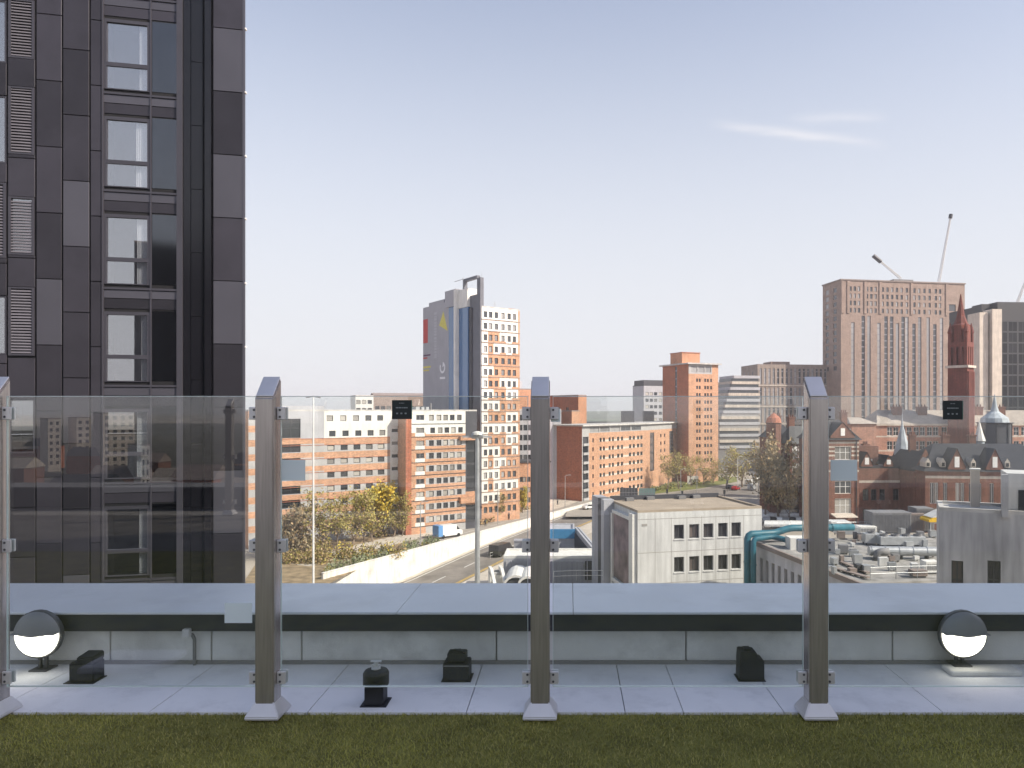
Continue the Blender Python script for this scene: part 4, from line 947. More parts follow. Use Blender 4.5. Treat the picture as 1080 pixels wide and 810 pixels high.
# dark glass tower with two pale stone shafts
Mt = bld_px('glass_tower', 'dark glass tower with pale stone shafts at its left, cut by the right edge', 'tower', 1052, 268, 4, 1130, 30, -.5, px2z(319.5, 268))
gm = []; 
for i in range(7):
    for k in range(14):
        u0_ = .4 + i * 3.9; z = 4 + k * 4.05; gm.append((u0_, u0_ + 3.5, z, z + 3.7))
Mt.facade('front', gm, depth=.12); Mt.windows('front', gm, M('frame_dark'), M('glass_black'), .12, 'mull'); Mt.facade('left'); Mt.done(M('frame_dark'), M('grey_dark'), ('right', 'back'))
def shaft(a, b_, d0, d1, y): Mt.part('stone_shaft', MB().box(Mt.u(a), Mt.u(b_), d0, d1, -.5, px2z(y, 268)), M('stone_pale'))
Mt.part('rear_glazing', MB().box(Mt.u(1041), -.01, 3.0, 9, -.5, Mt.H), M('frame_dark')); shaft(1031, 1040, -1.2, 6, 330); shaft(1042, 1052, -2.5, 4, 327)

# red terracotta clock tower with spire
rzN = R(42); Nn = thing('clock_tower', 'red terracotta tower with a pointed spire and pinnacles, its right side sunlit', 'tower', (px2x(1020, 200) + 5.1 * math.cos(rzN), 200 + 5.1 * math.sin(rzN), 0), rzN); s_ = 5.1
mb = MB(); zN1, zN2, zN3 = px2z(388, 202), px2z(352, 202), px2z(372, 202)
mb.box(-s_, 0, 0, s_, -.5, zN1); 
for k in range(5):
    x = -s_ + .3 + k * (s_ - 1.2) / 4; mb.box(x, x + .55, -.35, -.01, -.5, zN1 - 1); mb.box(.01, .35, .3 + k * (s_ - 1.2) / 4, .85 + k * (s_ - 1.2) / 4, -.5, zN1 - 1)
mb.build('shaft', M('terracotta'), Nn); MB().box(-s_ - .5, .5, -.5, s_ + .5, zN1 + .01, zN1 + .7).build('cornice', M('stone'), Nn)
mb = MB()
for i in range(4):
    for j in range(4):
        if i in (0, 3) or j in (0, 3):
            x, y = -s_ + .45 + i * (s_ - .9) / 3, .45 + j * (s_ - .9) / 3; mb.box(x - .42, x + .42, y - .42, y + .42, zN1 + .7, zN3 + 1.6)
mb.box(-s_, 0, 0, s_, zN3 + 1.61, zN3 + 3.0); mb.box(-s_ * .72, -s_ * .28, s_ * .28, s_ * .72, zN1 + .7, zN3 + 1.6); mb.build('belfry', M('terracotta'), Nn)
mb = MB(); c = (-s_ / 2, s_ / 2); mb.lathe([(2.5, zN3 + 3.0), (2.4, zN2 + 2.5), (1.8, zN2 + 3.0), (1.05, px2z(333, 203)), (.12, px2z(310, 203))], c, 8, 0, R(22.5)); mb.build('spire', M('terracotta'), Nn)
for x, y in ((-s_ + .5, .5), (-.5, .5), (-s_ + .5, s_ - .5), (-.5, s_ - .5)): MB().lathe([(.62, zN3 + 3.01), (.62, zN3 + 5.6), (.8, zN3 + 5.8), (.05, zN3 + 8.6)], (x, y), 8).build('pinnacle', M('terracotta'), Nn)
# ------------------------------------------------------------------ civic brick buildings on the right
def gable_roof(B, h, e=.4, axis='x', m='slate', u0=None, u1=None, z=None, hip=0.0, y0=None, y1=None):
    u0 = -e if u0 is None else u0; u1 = B.W + e if u1 is None else u1; z = B.H if z is None else z; y0 = -e if y0 is None else y0; y1 = B.D + e if y1 is None else y1
    q = MB(); ym = (y0 + y1) / 2
    if axis == 'x':
        a = [(u0, y0, z), (u1, y0, z), (u1, y1, z), (u0, y1, z), (u0 + hip, ym, z + h), (u1 - hip, ym, z + h)]
        q.faces(a, [(0, 1, 5, 4), (2, 3, 4, 5), (1, 2, 5), (3, 0, 4), (3, 2, 1, 0)])
    else:
        um = (u0 + u1) / 2; a = [(u0, y0, z), (u1, y0, z), (u1, y1, z), (u0, y1, z), (um, y0 + hip, z + h), (um, y1 - hip, z + h)]
        q.faces(a, [(0, 1, 4), (1, 2, 5, 4), (2, 3, 5), (3, 0, 4, 5), (3, 2, 1, 0)])
    return B.part('roof', q, M(m))
YO = 205
O = bld_px('civic_building', 'long brick civic building with pale pitched roof and two rows of white windows', 'building', 924, YO, 2, 1130, 12, -.5, px2z(447, YO))
r1, r2, r3 = px2z(459.5, YO), px2z(474.5, YO), px2z(490, YO)
opO = [(O.u(p) - .8, O.u(p) + .8, z, z + 2.5) for p in (938.5, 945, 952.5, 959, 966.5, 973, 980.5, 987, 996, 1003, 1010, 1018, 1025, 1033, 1041, 1049, 1056.5, 1064, 1072, 1080) for z in (r1, r2, r3)]
O.facade('front', opO, lambda u, z: 1 if any(abs(z - (r - .25)) < .2 for r in (r1, r2, r3)) else 0, cuts_z=[r + q for r in (r1, r2, r3) for q in (-.45, -.05)], depth=.25); O.windows('front', opO, M('frame_white'), M('glass_dark'), .25, 'cross')
O.done([M('brick_civic_pale'), M('stone_pale')], roof=False); gable_roof(O, 3.9, .5, 'x', 'slate_pale', u0=O.u(924), hip=3)
O.part('cornice', MB().box(.0, O.W, -.45, -.01, O.H - .5, O.H - .02), M('stone_pale'))
def stack(B, px, d, w, h, m='brick_civic'):
    q = MB(); u = B.u(px); q.box(u - w / 2, u + w / 2, d, d + 1.2, B.H + 1, B.H + h); q.box(u - w / 2 - .15, u + w / 2 + .15, d - .15, d + 1.35, B.H + h + .005, B.H + h + .35)
    for k in range(3): q.lathe([(.2, B.H + h + .36), (.17, B.H + h + 1.0)], (u - w / 3 + k * w / 3, d + .6), 8)
    B.part('chimney', q, M(m))
for p in (953, 980, 1040, 1064): stack(O, p, 3.5, 2.7, 4.6)
O2 = bld_px('gable_wing', 'blank brick end block with shallow pale roof, left of the long civic building', 'building', 898, 196, 4, 924, 12, -.5, px2z(447, 196))
O2.facade('front'); O2.done(M('brick_civic_pale'), roof=False); gable_roof(O2, 1.7, .5, 'x', 'slate_pale', hip=2.2)
O3 = bld_px('civic_building', 'dark brick wing with slate roof and a dormer left of the blank end block', 'building', 872, 186, 4, 899, 11, -.5, px2z(463, 186))
O3.facade('front'); O3.done(M('brick_civic'), roof=False); gable_roof(O3, 5.4, .5, 'x', 'slate', hip=4.0)
q = MB(); u = O3.u(893.5); q.box(u - 1, u + 1, .2, 3, O3.H + .2, O3.H + 2.6); O3.part('dormer', q, M('frame_white')); O3.part('dormer_pane', MB().box(u - .7, u + .7, .14, .19, O3.H + .6, O3.H + 2.3), M('glass_dark'))
for p in (880, 885): O3.part('rooflight', MB().extr_x([(1.2, O3.H + 1.5), (3.2, O3.H + 3.3), (3.1, O3.H + 3.45), (1.1, O3.H + 1.65)], O3.u(p) - .5, O3.u(p) + .5), M('frame_white'))
for p in (874, 898): stack(O3, p, 4, 1.6, 6.6)
# tall striped brick front with white tripartite windows
YP = 165
P = bld_px('civic_building', 'tall dark brick front banded with stone, with white three part windows, beside the right post', 'building', 866, YP, 6, 906, 12, -.5, px2z(464, YP))
opP = [(P.u(880.5), P.u(898), px2z(b_, YP), px2z(a, YP)) for a, b_ in ((471, 485), (489, 503), (507.5, 521), (526, 542))]
stripes = [px2z(y, YP) for y in (467, 471.5, 476, 480.5, 486, 497)]
P.facade('front', opP, lambda u, z: 1 if any(abs(z - s) < .22 for s in stripes) else 0, cuts_z=[s + q for s in stripes for q in (-.2, .2)], depth=.3); P.windows('front', opP, M('frame_white'), M('glass_city'), .3, 'sash')
P.done([M('brick_civic'), M('stone')], roof=False); gable_roof(P, 4.6, .5, 'x', 'slate', hip=2.5)
P.part('door_canopy', MB().extr_x([(-2.6, 2.6), (-.01, 3.0), (-.01, 3.3), (-2.6, 2.8)], P.u(876), P.u(899)), M('stone_pale')); P.part('drainpipe', MB().tube([(P.u(903), -.15, 0), (P.u(903), -.15, P.H)], .1, 6), M('frame_dark'))
Q = bld_px('civic_building', 'brick middle range with stone string course between the tall front and the slate hall', 'building', 905, 172, 3, 985, 14, -.5, px2z(494, 172))
opQ = [(Q.u(p) - .7, Q.u(p) + .7, px2z(b_, 172), px2z(a, 172)) for p in (913, 921.5, 930.5, 945, 957, 970) for a, b_ in ((516, 528), (537, 548))]
zq = px2z(508, 172); Q.facade('front', opQ, lambda u, z: 1 if abs(z - zq) < .3 else 0, cuts_z=(zq - .28, zq + .28), depth=.25); Q.windows('front', opQ, M('frame_dark'), M('glass_dark'), .25, 'cross')
Q.done([M('brick_civic'), M('stone')], M('slate')); Q.part('upper_storey', MB().box(Q.u(906), Q.u(934), 3.5, 13, Q.H + .5, px2z(470, 178)), M('brick_civic'))
for p in (918, 924): Q.part('upper_window', MB().box(Q.u(p) - .7, Q.u(p) + .7, 3.42, 3.49, px2z(494, 176), px2z(484, 176)), M('frame_white'))
# lead spire turret
sp = thing('spire_turret', 'grey lead spire on a small brick turret in front of the long civic building', 'turret', (px2x(951.5, 178), 178, 0))
MB().lathe([(2.4, 8), (2.4, px2z(492, 178))], n=8, a0=R(22.5)).build('turret_wall', M('brick_civic'), sp); MB().lathe([(2.75, px2z(492, 178) + .01), (1.9, px2z(476, 178)), (1.0, px2z(461, 178)), (.35, px2z(450, 178)), (.05, px2z(440, 178))], n=8, a0=R(10)).build('spire', M('lead'), sp)
MB().tube([(0, 0, px2z(440, 178)), (0, 0, px2z(436, 178))], .08, 6).build('finial', M('lead'), sp)
# slate hall
YR = 160
Rr = bld_px('slate_hall', 'large brick hall with a dark slate roof, stone dormers and tall white windows', 'building', 976, YR, -6, 1130, 20, -.5, px2z(497, YR))
opR = [(Rr.u(p) - .45, Rr.u(p) + .45, px2z(b_, YR), px2z(a, YR)) for p in (983, 987.5, 997, 1010, 1015, 1024, 1033, 1046, 1058, 1066) for a, b_ in ((509, 531), (536, 552))]
zr_ = px2z(503, YR); Rr.facade('front', opR, lambda u, z: 1 if abs(z - zr_) < .3 else 0, cuts_z=(zr_ - .28, zr_ + .28), depth=.3); Rr.windows('front', opR, M('frame_white'), M('glass_city'), .3, 'mull')
Rr.done([M('brick_civic'), M('stone')], roof=False); gable_roof(Rr, 5.8, .5, 'x', 'slate', hip=6)
for p in (980, 996, 1012, 1028, 1045, 1064):
    q = MB(); u = Rr.u(p); q.extr_y([(u - .55, Rr.H + .9), (u + .55, Rr.H + .9), (u + .55, Rr.H + 2.0), (u, Rr.H + 2.9), (u - .55, Rr.H + 2.0)], .6, 4.0); Rr.part('dormer', q, M('stone'))
    Rr.part('dormer_pane', MB().box(u - .3, u + .3, .54, .59, Rr.H + 1.1, Rr.H + 1.9), M('glass_dark'))
def cupola(px, Y, label, kind):
    t = thing('cupola', label, 'cupola', (px2x(px, Y), Y, 0))
    if kind == 'big':
        MB().lathe([(3.7, 12), (3.7, px2z(447, Y)), (4.3, px2z(446, Y)), (4.3, px2z(445.5, Y))], n=8, a0=R(22.5)).build('lantern', M('grey_dark'), t)
        q = MB()
        for k in range(8): a = R(22.5 + 45 * k); q.box(3.6 * math.cos(a) - .22, 3.6 * math.cos(a) + .22, 3.6 * math.sin(a) - .22, 3.6 * math.sin(a) + .22, 12, px2z(447, Y))
        q.build('lantern_column', M('slate'), t)
        MB().lathe([(3.3, px2z(445.5, Y) + .02), (3.1, px2z(441, Y)), (1.9, px2z(437, Y)), (1.0, px2z(434, Y)), (.6, px2z(428, Y)), (.1, px2z(416, Y))], n=12).build('dome', M('lead'), t)
    else: 
        MB().lathe([(1.15, 15), (1.15, px2z(466, Y)), (1.5, px2z(465, Y))], n=8).build('turret_wall', M('lead'), t); MB().lathe([(1.4, px2z(465, Y) + .02), (.9, px2z(458, Y)), (.4, px2z(450, Y)), (.04, px2z(443, Y))], n=8).build('spirelet', M('render_white'), t)
cupola(1049, 182, 'large dark lantern with pale domed top rising behind the slate hall', 'big'); cupola(1033, 174, 'small white spirelet behind the slate hall, left of the dark lantern', 'small')
# brick building with white bays left of the right post
V2 = bld_px('civic_building', 'dark brick building with tall white bay windows just left of the right post', 'building', 833, 184, 14, 868, 6, -.5, px2z(468, 185))
opV = [(V2.u(p) - .75, V2.u(p) + .75, px2z(b_, 186), px2z(a, 186)) for p in (838.5, 845, 853, 860) for a, b_ in ((470, 484), (488, 501), (505, 519), (523, 538))]
V2.facade('front', opV, depth=.15); V2.windows('front', opV, M('frame_white'), M('glass_grey'), .15, 'blind'); V2.facade('left'); V2.done(M('brick_civic'), roof=False, sides=('right', 'back')); gable_roof(V2, 4.5, .4, 'x', 'slate', hip=2)
stack(V2, 842, 3, 1.6, 6.5)
t = thing('domed_turret', 'brick turret with a small dark dome left of the right post', 'turret', (px2x(816, 185), 185, 0)); MB().lathe([(1.9, 0), (1.9, px2z(447, 185)), (2.2, px2z(446, 185))], n=8).build('turret_wall', M('brick_civic'), t); MB().lathe([(2.0, px2z(446, 185) + .02), (1.7, px2z(441, 185)), (.9, px2z(438, 185)), (.05, px2z(435, 185))], n=12).build('dome', M('brick_red'), t)
V3 = bld_px('civic_building', 'brick range with slate roof beside the domed turret', 'building', 816, 188, 6, 840, 10, -.5, px2z(462, 188)); V3.facade('front'); V3.done(M('brick_civic'), roof=False); gable_roof(V3, 3.5, .3, 'x', 'slate', hip=2); stack(V3, 826, 3, 1.5, 5.5)

# ------------------------------------------------------------------ white office in the middle distance
Vb = bld_px('office_block', 'low white concrete office with two rows of dark windows and a side mural', 'office block', 672.5, 73, 14, 803.5, 10.5, -6, px2z(541, 73))
HV = Vb.H
cp = [(711, 721.5), (727, 737.5), (742, 752.5), (757.5, 767.5), (771.5, 781.5)]
opW = [(Vb.u(a), Vb.u(b_), Vb.z(a, y1), Vb.z(a, y0)) for y0, y1 in ((553.5, 568.5), (587.5, 603.5)) for a, b_ in cp]
zl = [(o[2], o[3]) for o in opW]
opW = []
for z0_, z1_ in ((Vb.z(716, 568.5), Vb.z(716, 553.5)), (Vb.z(716, 603.5), Vb.z(716, 587.5)), (Vb.z(716, 638), Vb.z(716, 622))):
    for a, b_ in cp: opW.append((Vb.u(a), Vb.u(b_), z0_, z1_))
Vb.facade('front', opW, depth=.35); winglass('glass_office', (.045, .042, .045), (.16, .13, .12), .55, rough=.1, spec=.6)
Vb.windows('front', opW, M('frame_dark'), M('glass_office'), .35, 'mull')
Vb.facade('left'); Vb.done(M('concrete_white'), M('roof_tan'), ('right', 'back'), thick=.25)
for o in opW: Vb.part('window_sill', MB().box(o[0] - .02, o[1] + .02, -.07, -.004, o[2] - .12, o[2] - .02), M('concrete_white'))
for p in (691, 708, 724.5, 740, 755, 769.5, 784): Vb.part('panel_joint', MB().box(Vb.u(p) - .025, Vb.u(p) + .025, -.003, -.0005, -6, HV - .6), M('concrete_line'))
for y in (546.5, 581.5, 614): Vb.part('panel_joint', MB().box(0, Vb.W, -.0045, -.0032, Vb.z(716, y) - .03, Vb.z(716, y) + .03), M('concrete_line'))
Vb.part('vent_grille', MB().box(Vb.u(677), Vb.u(682.5), -.03, -.004, Vb.z(680, 555), Vb.z(680, 552.5)), M('concrete_line'))
LU = lambda px: Vb.D - Vb.u(px, 'left'); LZ = lambda px, py: Vb.z(px, py, 'left')
Vb.part('mural_frame', MB().box(-.5, -.01, LU(671.8), LU(667.8), -2, LZ(670, 541.5)), M('render_white'))
Vb.part('mural_frame', MB().box(-.5, -.01, LU(667.7), LU(650), LZ(660, 541.5) - .35, LZ(660, 541.5)), M('render_white')); Vb.part('mural_frame', MB().box(-.5, -.01, LU(650), LU(648.4), -2, LZ(650, 541)), M('render_white'))
Vb.part('mural_panel', MB().box(-.30, -.02, LU(667.6), LU(650.1), LZ(658, 613), LZ(660, 545)), M('mural')); Vb.part('mural_frame', MB().box(-.5, -.01, LU(667.7), LU(650.1), LZ(658, 614) - .4, LZ(658, 614)), M('render_white'))
for a, b_, m_ in ((647.6, 644.5, 'render_grey'), (644.3, 641.2, 'grey_dark'), (641.0, 637.4, 'render_lilac'), (637.2, 634.5, 'render_grey')): Vb.part('corner_column', MB().box(-1.2, -.01, LU(a), LU(b_), -6, HV + .4), M(m_))
for p, d_ in ((664, 9), (690, 8.8), (716, 9.3), (752, 9.1), (770, 9.4)): Vb.part('roof_unit', MB().box(Vb.u(p), Vb.u(p) + .9, d_, d_ + .6, HV + .06, HV + .42), M('plant_grey'))
Vb.part('roof_upstand', MB().box(.2, Vb.W - .2, Vb.D - .55, Vb.D - .35, HV + .06, HV + .55), M('grey_dark'))

# teal ducts running up the office corner and over the low roof
def duct(pts, r, label):
    q = MB(); P = [Vector(p) for p in pts]; out = [P[0]]
    for a, b_, c in zip(P, P[1:], P[2:]):
        d1, d2 = (a - b_).normalized(), (c - b_).normalized(); l = min(r * 1.2, (a - b_).length / 3, (c - b_).length / 3)
        out += [b_ + d1 * l, b_ + (d1 + d2) * l * .35, b_ + d2 * l]
    out.append(P[-1]); t = thing('roof_duct', label, 'duct', P[0], 0, 'teal ducts'); o = q.tube([p - P[0] for p in out], r, 14).build('pipe', M('teal'), t, smooth=True)
    f = MB()
    for a, b_ in zip(P, P[1:]):
        n = max(1, int((b_ - a).length / 2.2))
        for k in range(1, n): c = a + (b_ - a) * k / n - P[0]; d = (b_ - a).normalized(); f.tube([c - d * .06, c + d * .06], r + .05, 14)
    if f.f: f.build('flange', M('teal'), t)
Yd = 70.5
duct([at(788.3, 650, Yd), at(788.3, 563.5, Yd), at(818, 562, Yd + 1.0), at(832, 557, Yd + 1.2), at(900, 556, Yd + 2)], .34, 'upper teal duct rising up the white office corner and running right over the low roof')
duct([at(794.6, 650, Yd - .6), at(794.6, 568.5, Yd - .6), at(815, 566, Yd), at(823, 567.8, Yd - .2), at(838.5, 572.5, Yd - 1)], .27, 'lower teal duct beside it, ending at the pale box behind the right post')
o = MB().box(-1.1, 1.1, -.8, .8, 0, 2.0).build('roof_cabinet', M('render_white'), None, at(843, 588, 69)); tag(o, 'pale roof cabinet where the lower teal duct ends, beside the right post', 'cabinet')

# low arcaded building under the ducts, roof crowded with plant
HTt = 13.7; a_, b2 = Vector((px2x(797, 72), 72)), Vector((px2x(912, 54.2), 54.2)); zT = -6
rzT = math.atan2((b2 - a_).y, (b2 - a_).x); 
T = Bld('low_building', 'low pale building with a row of narrow bays and a roof crowded with plant', 'building', (a_.x, a_.y), rzT, (b2 - a_).length, 34, zT, HTt)
opT = []
for k in range(16):
    u = .9 + k * 1.22; opT.append((u, u + .62, HTt - 3.6, HTt - 1.3)); opT.append((u, u + .62, HTt - 7.2, HTt - 4.6))
opT = [o for o in opT if o[1] < T.W - .2]
mat('render_shade', (.55, .53, .55), .8, .1, .6, streak=.2)
T.facade('front', opT, depth=.4); T.windows('front', opT, M('frame_dark'), M('glass_grey'), .4); T.done(M('render_shade'), M('roof_gravel'), thick=.2)
T.part('roof_edge', MB().box(-.1, T.W, -.25, -.01, HTt - .2, HTt + .22), M('roof_brown'))
def roofthing(name, label, cat, px, py, Y, w, d, h, m, kind='box', rz=0.0, group=None):
    p = at(px, py, Y); p.z = HTt + .06; t = thing(name, label, cat, p, rz, group)
    if kind == 'box':
        MB().box(-w / 2, w / 2, -d / 2, d / 2, .15, h).build('casing', M(m), t, bevel=.03, seg=1); MB().box(-w / 2 + .1, w / 2 - .1, -d / 2 + .1, d / 2 - .1, 0, .148).build('plinth', M('plant_grey'), t)
        q = MB(); k = -w / 2 + .15
        while k < w / 2 - .2: q.box(k, k + .06, -d / 2 - .03, -d / 2 - .004, .35, h - .2); k += .16
        q.build('grille', M('plant_grey'), t)
    if kind == 'fan':
        MB().box(-w / 2, w / 2, -d / 2, d / 2, .2, h).build('casing', M(m), t, bevel=.03, seg=1); q = MB(); n = max(1, int(w / d))
        for k in range(n): q.lathe([(d * .36, h + .005), (d * .36, h + .2), (d * .30, h + .2), (d * .30, h + .05)], (-w / 2 + (k + .5) * w / n, 0), 14)
        q.build('fan_cowl', M('plant_grey'), t)
        q = MB()
        for x in (-w / 2 + .1, w / 2 - .2):
            for y in (-d / 2 + .1, d / 2 - .2): q.box(x, x + .1, y, y + .1, 0, .198)
        q.build('leg', M('frame_dark'), t)
    return t
rts = [('plant_cabinet', 'tall brown grey plant cabinet in the middle of the low roof', 'cabinet', 936, 571, 78, 4.2, 2.2, 2.3, 'plant_grey', 'box'),
       ('plant_cabinet', 'wider taupe roof plant cabinet joined on the right of the tall one', 'cabinet', 953, 571, 78.6, 3.6, 2.0, 2.1, 'roof_brown', 'box'),
       ('plant_cabinet', 'grey roof plant cabinet left of the yellow canopy', 'cabinet', 971, 568, 79, 1.9, 2.0, 2.6, 'plant_grey', 'box'),
       ('air_conditioner', 'row of pale roof air conditioners behind the large round duct', 'air conditioner', 950, 582, 70, 4.4, 1.1, 1.0, 'galv', 'fan'),
       ('air_conditioner', 'short pale roof air conditioner left of the large round duct', 'air conditioner', 919, 580, 71, 1.6, 1.0, 1.1, 'galv', 'fan'),
       ('air_conditioner', 'pale roof air conditioner nearest the right post', 'air conditioner', 893, 574, 76, 2.4, 1.4, 1.0, 'galv', 'fan'),
       ('roof_cabinet', 'small white cabinet on the low roof near the tall brick front', 'cabinet', 884, 570, 79, 2.2, 1.8, 1.1, 'concrete_white', 'box'),
       ('roof_cabinet', 'low white cabinet left of the tall taupe plant on the roof', 'cabinet', 912, 574, 77, 2.0, 1.4, .9, 'render_white', 'box'),
       ('roof_cabinet', 'white rounded cabinet at the foot of the grey rendered building', 'cabinet', 981, 604, 58.5, 1.2, 1.0, 1.0, 'render_white', 'box'),
       ('roof_cabinet', 'brown low cabinet at the front of the low roof', 'cabinet', 968, 610, 57, 1.2, .8, .6, 'roof_brown', 'box')]
for r_ in rts: roofthing(*r_)
p = at(948, 596, 64); p.z = HTt + .1; t = thing('roof_duct', 'large horizontal silver duct across the low roof', 'duct', p, R(-4)); MB().tube([(-2.6, 0, .65), (3.2, 0, .65)], .42, 16).build('pipe', M('galv'), t, smooth=False)
q = MB()
for x in (-2.4, -1.2, 0, 1.2, 2.4): q.tube([(x - .04, 0, .65), (x + .04, 0, .65)], .46, 16)
q.build('flange', M('galv'), t); q = MB()
for x in (-2, .2, 2.4): q.box(x - .06, x + .06, -.3, .3, 0, .24)
q.build('stand', M('frame_dark'), t)
p = at(925, 598, 63.5); p.z = HTt + .1; t = thing('roof_duct', 'short dark bent duct at the left end of the large silver duct', 'duct', p); MB().tube([(0, 0, .0), (0, 0, .45), (.12, 0, .62), (.35, 0, .7), (1.0, 0, .7)], .32, 12).build('pipe', M('plant_grey'), t, smooth=True); MB().box(-.4, .4, -.4, .4, 0, .05).build('flange', M('frame_dark'), t)
p = at(988, 573, 76); p.z = HTt + .06; t = thing('canopy', 'bright yellow canopy with white top at the edge of the grey rendered building', 'canopy', p)
MB().extr_y([(-1.3, 1.55), (1.3, 1.55), (1.3, 2.1), (-.9, 2.0), (-1.3, 1.8)], -1, 1).build('canopy_skirt', M('yellow'), t); MB().extr_y([(-1.0, 2.02), (1.3, 2.12), (1.3, 2.75), (.2, 2.6)], -.95, .95).build('canopy_top', M('render_white'), t); MB().box(-1.15, -1.05, -.9, -.8, 0, 1.55).build('pole', M('galv'), t); MB().box(1.05, 1.15, -.9, -.8, 0, 1.55).build('pole', M('galv'), t)
def railing(pts, h, label, m='galv', n=None):
    P = [Vector(p) for p in pts]; t = thing('railing', label, 'railing', P[0]); q = MB(); r_ = MB()
    for zz in (h, h * .5): r_.tube([p - P[0] + Vector((0, 0, zz)) for p in P], .03, 6)
    r_.build('rail', M(m), t)
    for a, b_ in zip(P, P[1:]):
        k = max(1, int((b_ - a).length / 1.6))
        for i in range(k + 1): c = a + (b_ - a) * i / k - P[0]; q.tube([c, c + Vector((0, 0, h))], .025, 6)
    q.build('stanchion', M(m), t)
def roofpt(px, py): return onground(px, py, HTt + .08)
railing([roofpt(882, 562), roofpt(930, 560.5), roofpt(985, 560)], 1.1, 'thin metal railing along the back of the low roof')
railing([roofpt(918, 612), roofpt(945, 611), roofpt(990, 610)], 1.0, 'thin metal railing along the front of the low roof')
rk = random.Random(17); q = 0
for k in range(40):
    px, py = rk.uniform(874, 984), rk.uniform(563, 606); p = roofpt(px, py); w, d, h = rk.uniform(.25, .8), rk.uniform(.25, .7), rk.uniform(.25, .8)
    mbx = MB().box(-w / 2, w / 2, -d / 2, d / 2, .12, h + .12); mbx.box(-w / 2 + .05, -w / 2 + .13, -d / 2 + .04, d / 2 - .04, 0, .118); mbx.box(w / 2 - .13, w / 2 - .05, -d / 2 + .04, d / 2 - .04, 0, .118)
    o = mbx.build('roof_vent', M(rk.choice(['galv', 'plant_grey', 'galv', 'roof_brown', 'grey_dark', 'concrete_white'])), None, p, rk.uniform(-.2, .2)); tag(o, 'one of the small scattered vents and boxes on the low roof', 'roof vent', 'small vents scattered on the low roof')
for y0, y1 in ((590, 606), (600, 611)):
    a, b_ = roofpt(878, y0), roofpt(916, y1); t = thing('cable_tray', 'brown cable tray running along the low roof edge, %s one' % ('farther' if y0 == 590 else 'nearer'), 'cable tray', a, math.atan2((b_ - a).y, (b_ - a).x)); l = (b_ - a).length
    MB().box(0, l, -.2, .2, .1, .2).build('tray', M('roof_brown'), t); qq = MB(); [qq.box(x, x + .1, -.2, .2, 0, .098) for x in [l * i / 6 for i in range(6)]]; qq.build('support', M('frame_dark'), t)

# near grey rendered building on the right
S = bld_px('rendered_building', 'near weathered grey rendered building with two small dark windows at the right edge', 'building', 990.5, 45, -25, 1160, 3.8, -6, px2z(538.5, 45))
opS = [(S.u(a), S.u(b_), S.z(a, 632), S.z(a, 591)) for a, b_ in ((1003.5, 1016), (1041.5, 1055.5))]
S.facade('front', opS, depth=.25); S.windows('front', opS, M('frame_dark'), M('glass_office'), .25, 'cross'); S.facade('left'); S.done(M('rough_render'), M('roof_pale'), ('right', 'back'), thick=.22)
S.part('flue', MB().box(S.u(1027.5), S.u(1037.5), 2.4, 3.0, S.H + .05, px2z(493.5, 48)), M('stone_pale')); S.part('flue_cap', MB().box(S.u(1027.5) - .05, S.u(1037.5) + .05, 2.35, 3.05, px2z(493.5, 48) + .005, px2z(493.5, 48) + .09), M('render_white'))
S.part('buttress', MB().box(S.u(1056), S.u(1063), -.28, -.005, S.z(1060, 545), px2z(498, 45)), M('rough_render')); S.part('upper_block', MB().box(S.u(1063.2), S.u(1160), .4, 3.6, S.H + .23, px2z(496, 46)), M('concrete_white'))
S.part('upper_window', MB().box(S.u(1075), S.u(1090), .33, .395, px2z(538, 45), px2z(514, 45)), M('glass_dark'))

# ------------------------------------------------------------------ lower middle: retaining wall, ramps, low roofs
wl_ = thing('retaining_wall', 'long bright white retaining wall between the upper and the lower road', 'wall', (W0.x, W0.y, 0), math.atan2(EV.y, EV.x))
ws = list(range(0, 105, 8)); q = MB()
for a, b_ in zip(ws, ws[1:]):
    q.prism([(a, -.155), (b_, -.155), (b_, .155), (a, .155)], [low(a) - 1, low(b_) - 1, low(b_) - 1, low(a) - 1], 0, 0, [1.0 - .004 * a, 1.0 - .004 * b_, 1.0 - .004 * b_, 1.0 - .004 * a])
q.build('wall_face', M('white_wall'), wl_)
q = MB(); q.prism([(0, -.24), (104, -.24), (104, .24), (0, .24)], [1.003, .587, .587, 1.003], 0, 0, [1.14, .73, .73, 1.14]); q.build('coping', M('white_wall'), wl_)
def lowbuild(name, label, cat, px0, px1, Y, ytop, D_, wall, roof, rot=0, z0=-6, fins=0):
    B = bld_px(name, label, cat, px0, Y, rot, px1, D_, z0, px2z(ytop, Y)); B.facade('front'); B.done(M(wall), M(roof), thick=.3)
    if fins:
        k = .3
        while k < B.W - .2: B.part('fin', MB().box(k, k + .12, -.25, -.004, B.H - 5, B.H - .3), M('render_lilac')); k += fins
    return B
b = lowbuild('low_roof_block', 'low grey block with bright white roof edge, left of the white office', 'building', 531, 633, 88, 589, 5, 'render_grey', 'render_white', fins=.62)
b.part('cladding_door', MB().box(b.u(617), b.u(633), -.2, -.004, b.H - 2.6, b.H - .3), M('grey_dark'))
b = lowbuild('kiosk', 'low pale kiosk with a blue band along its top', 'kiosk', 568, 606, 118, 560, 6, 'render_grey', 'render_grey'); b.part('blue_band', MB().box(-.1, b.W + .1, -.3, -.01, b.H - 1.2, b.H + .32), M('blue_paint'))
b.part('white_panel', MB().box(b.u(583), b.u(590), -.5, -.31, b.H - 5, b.H - 2.0), M('render_white'))
x0, y0_ = px2x(606, 120), 120; x1, y1_ = px2x(640, 90), 90
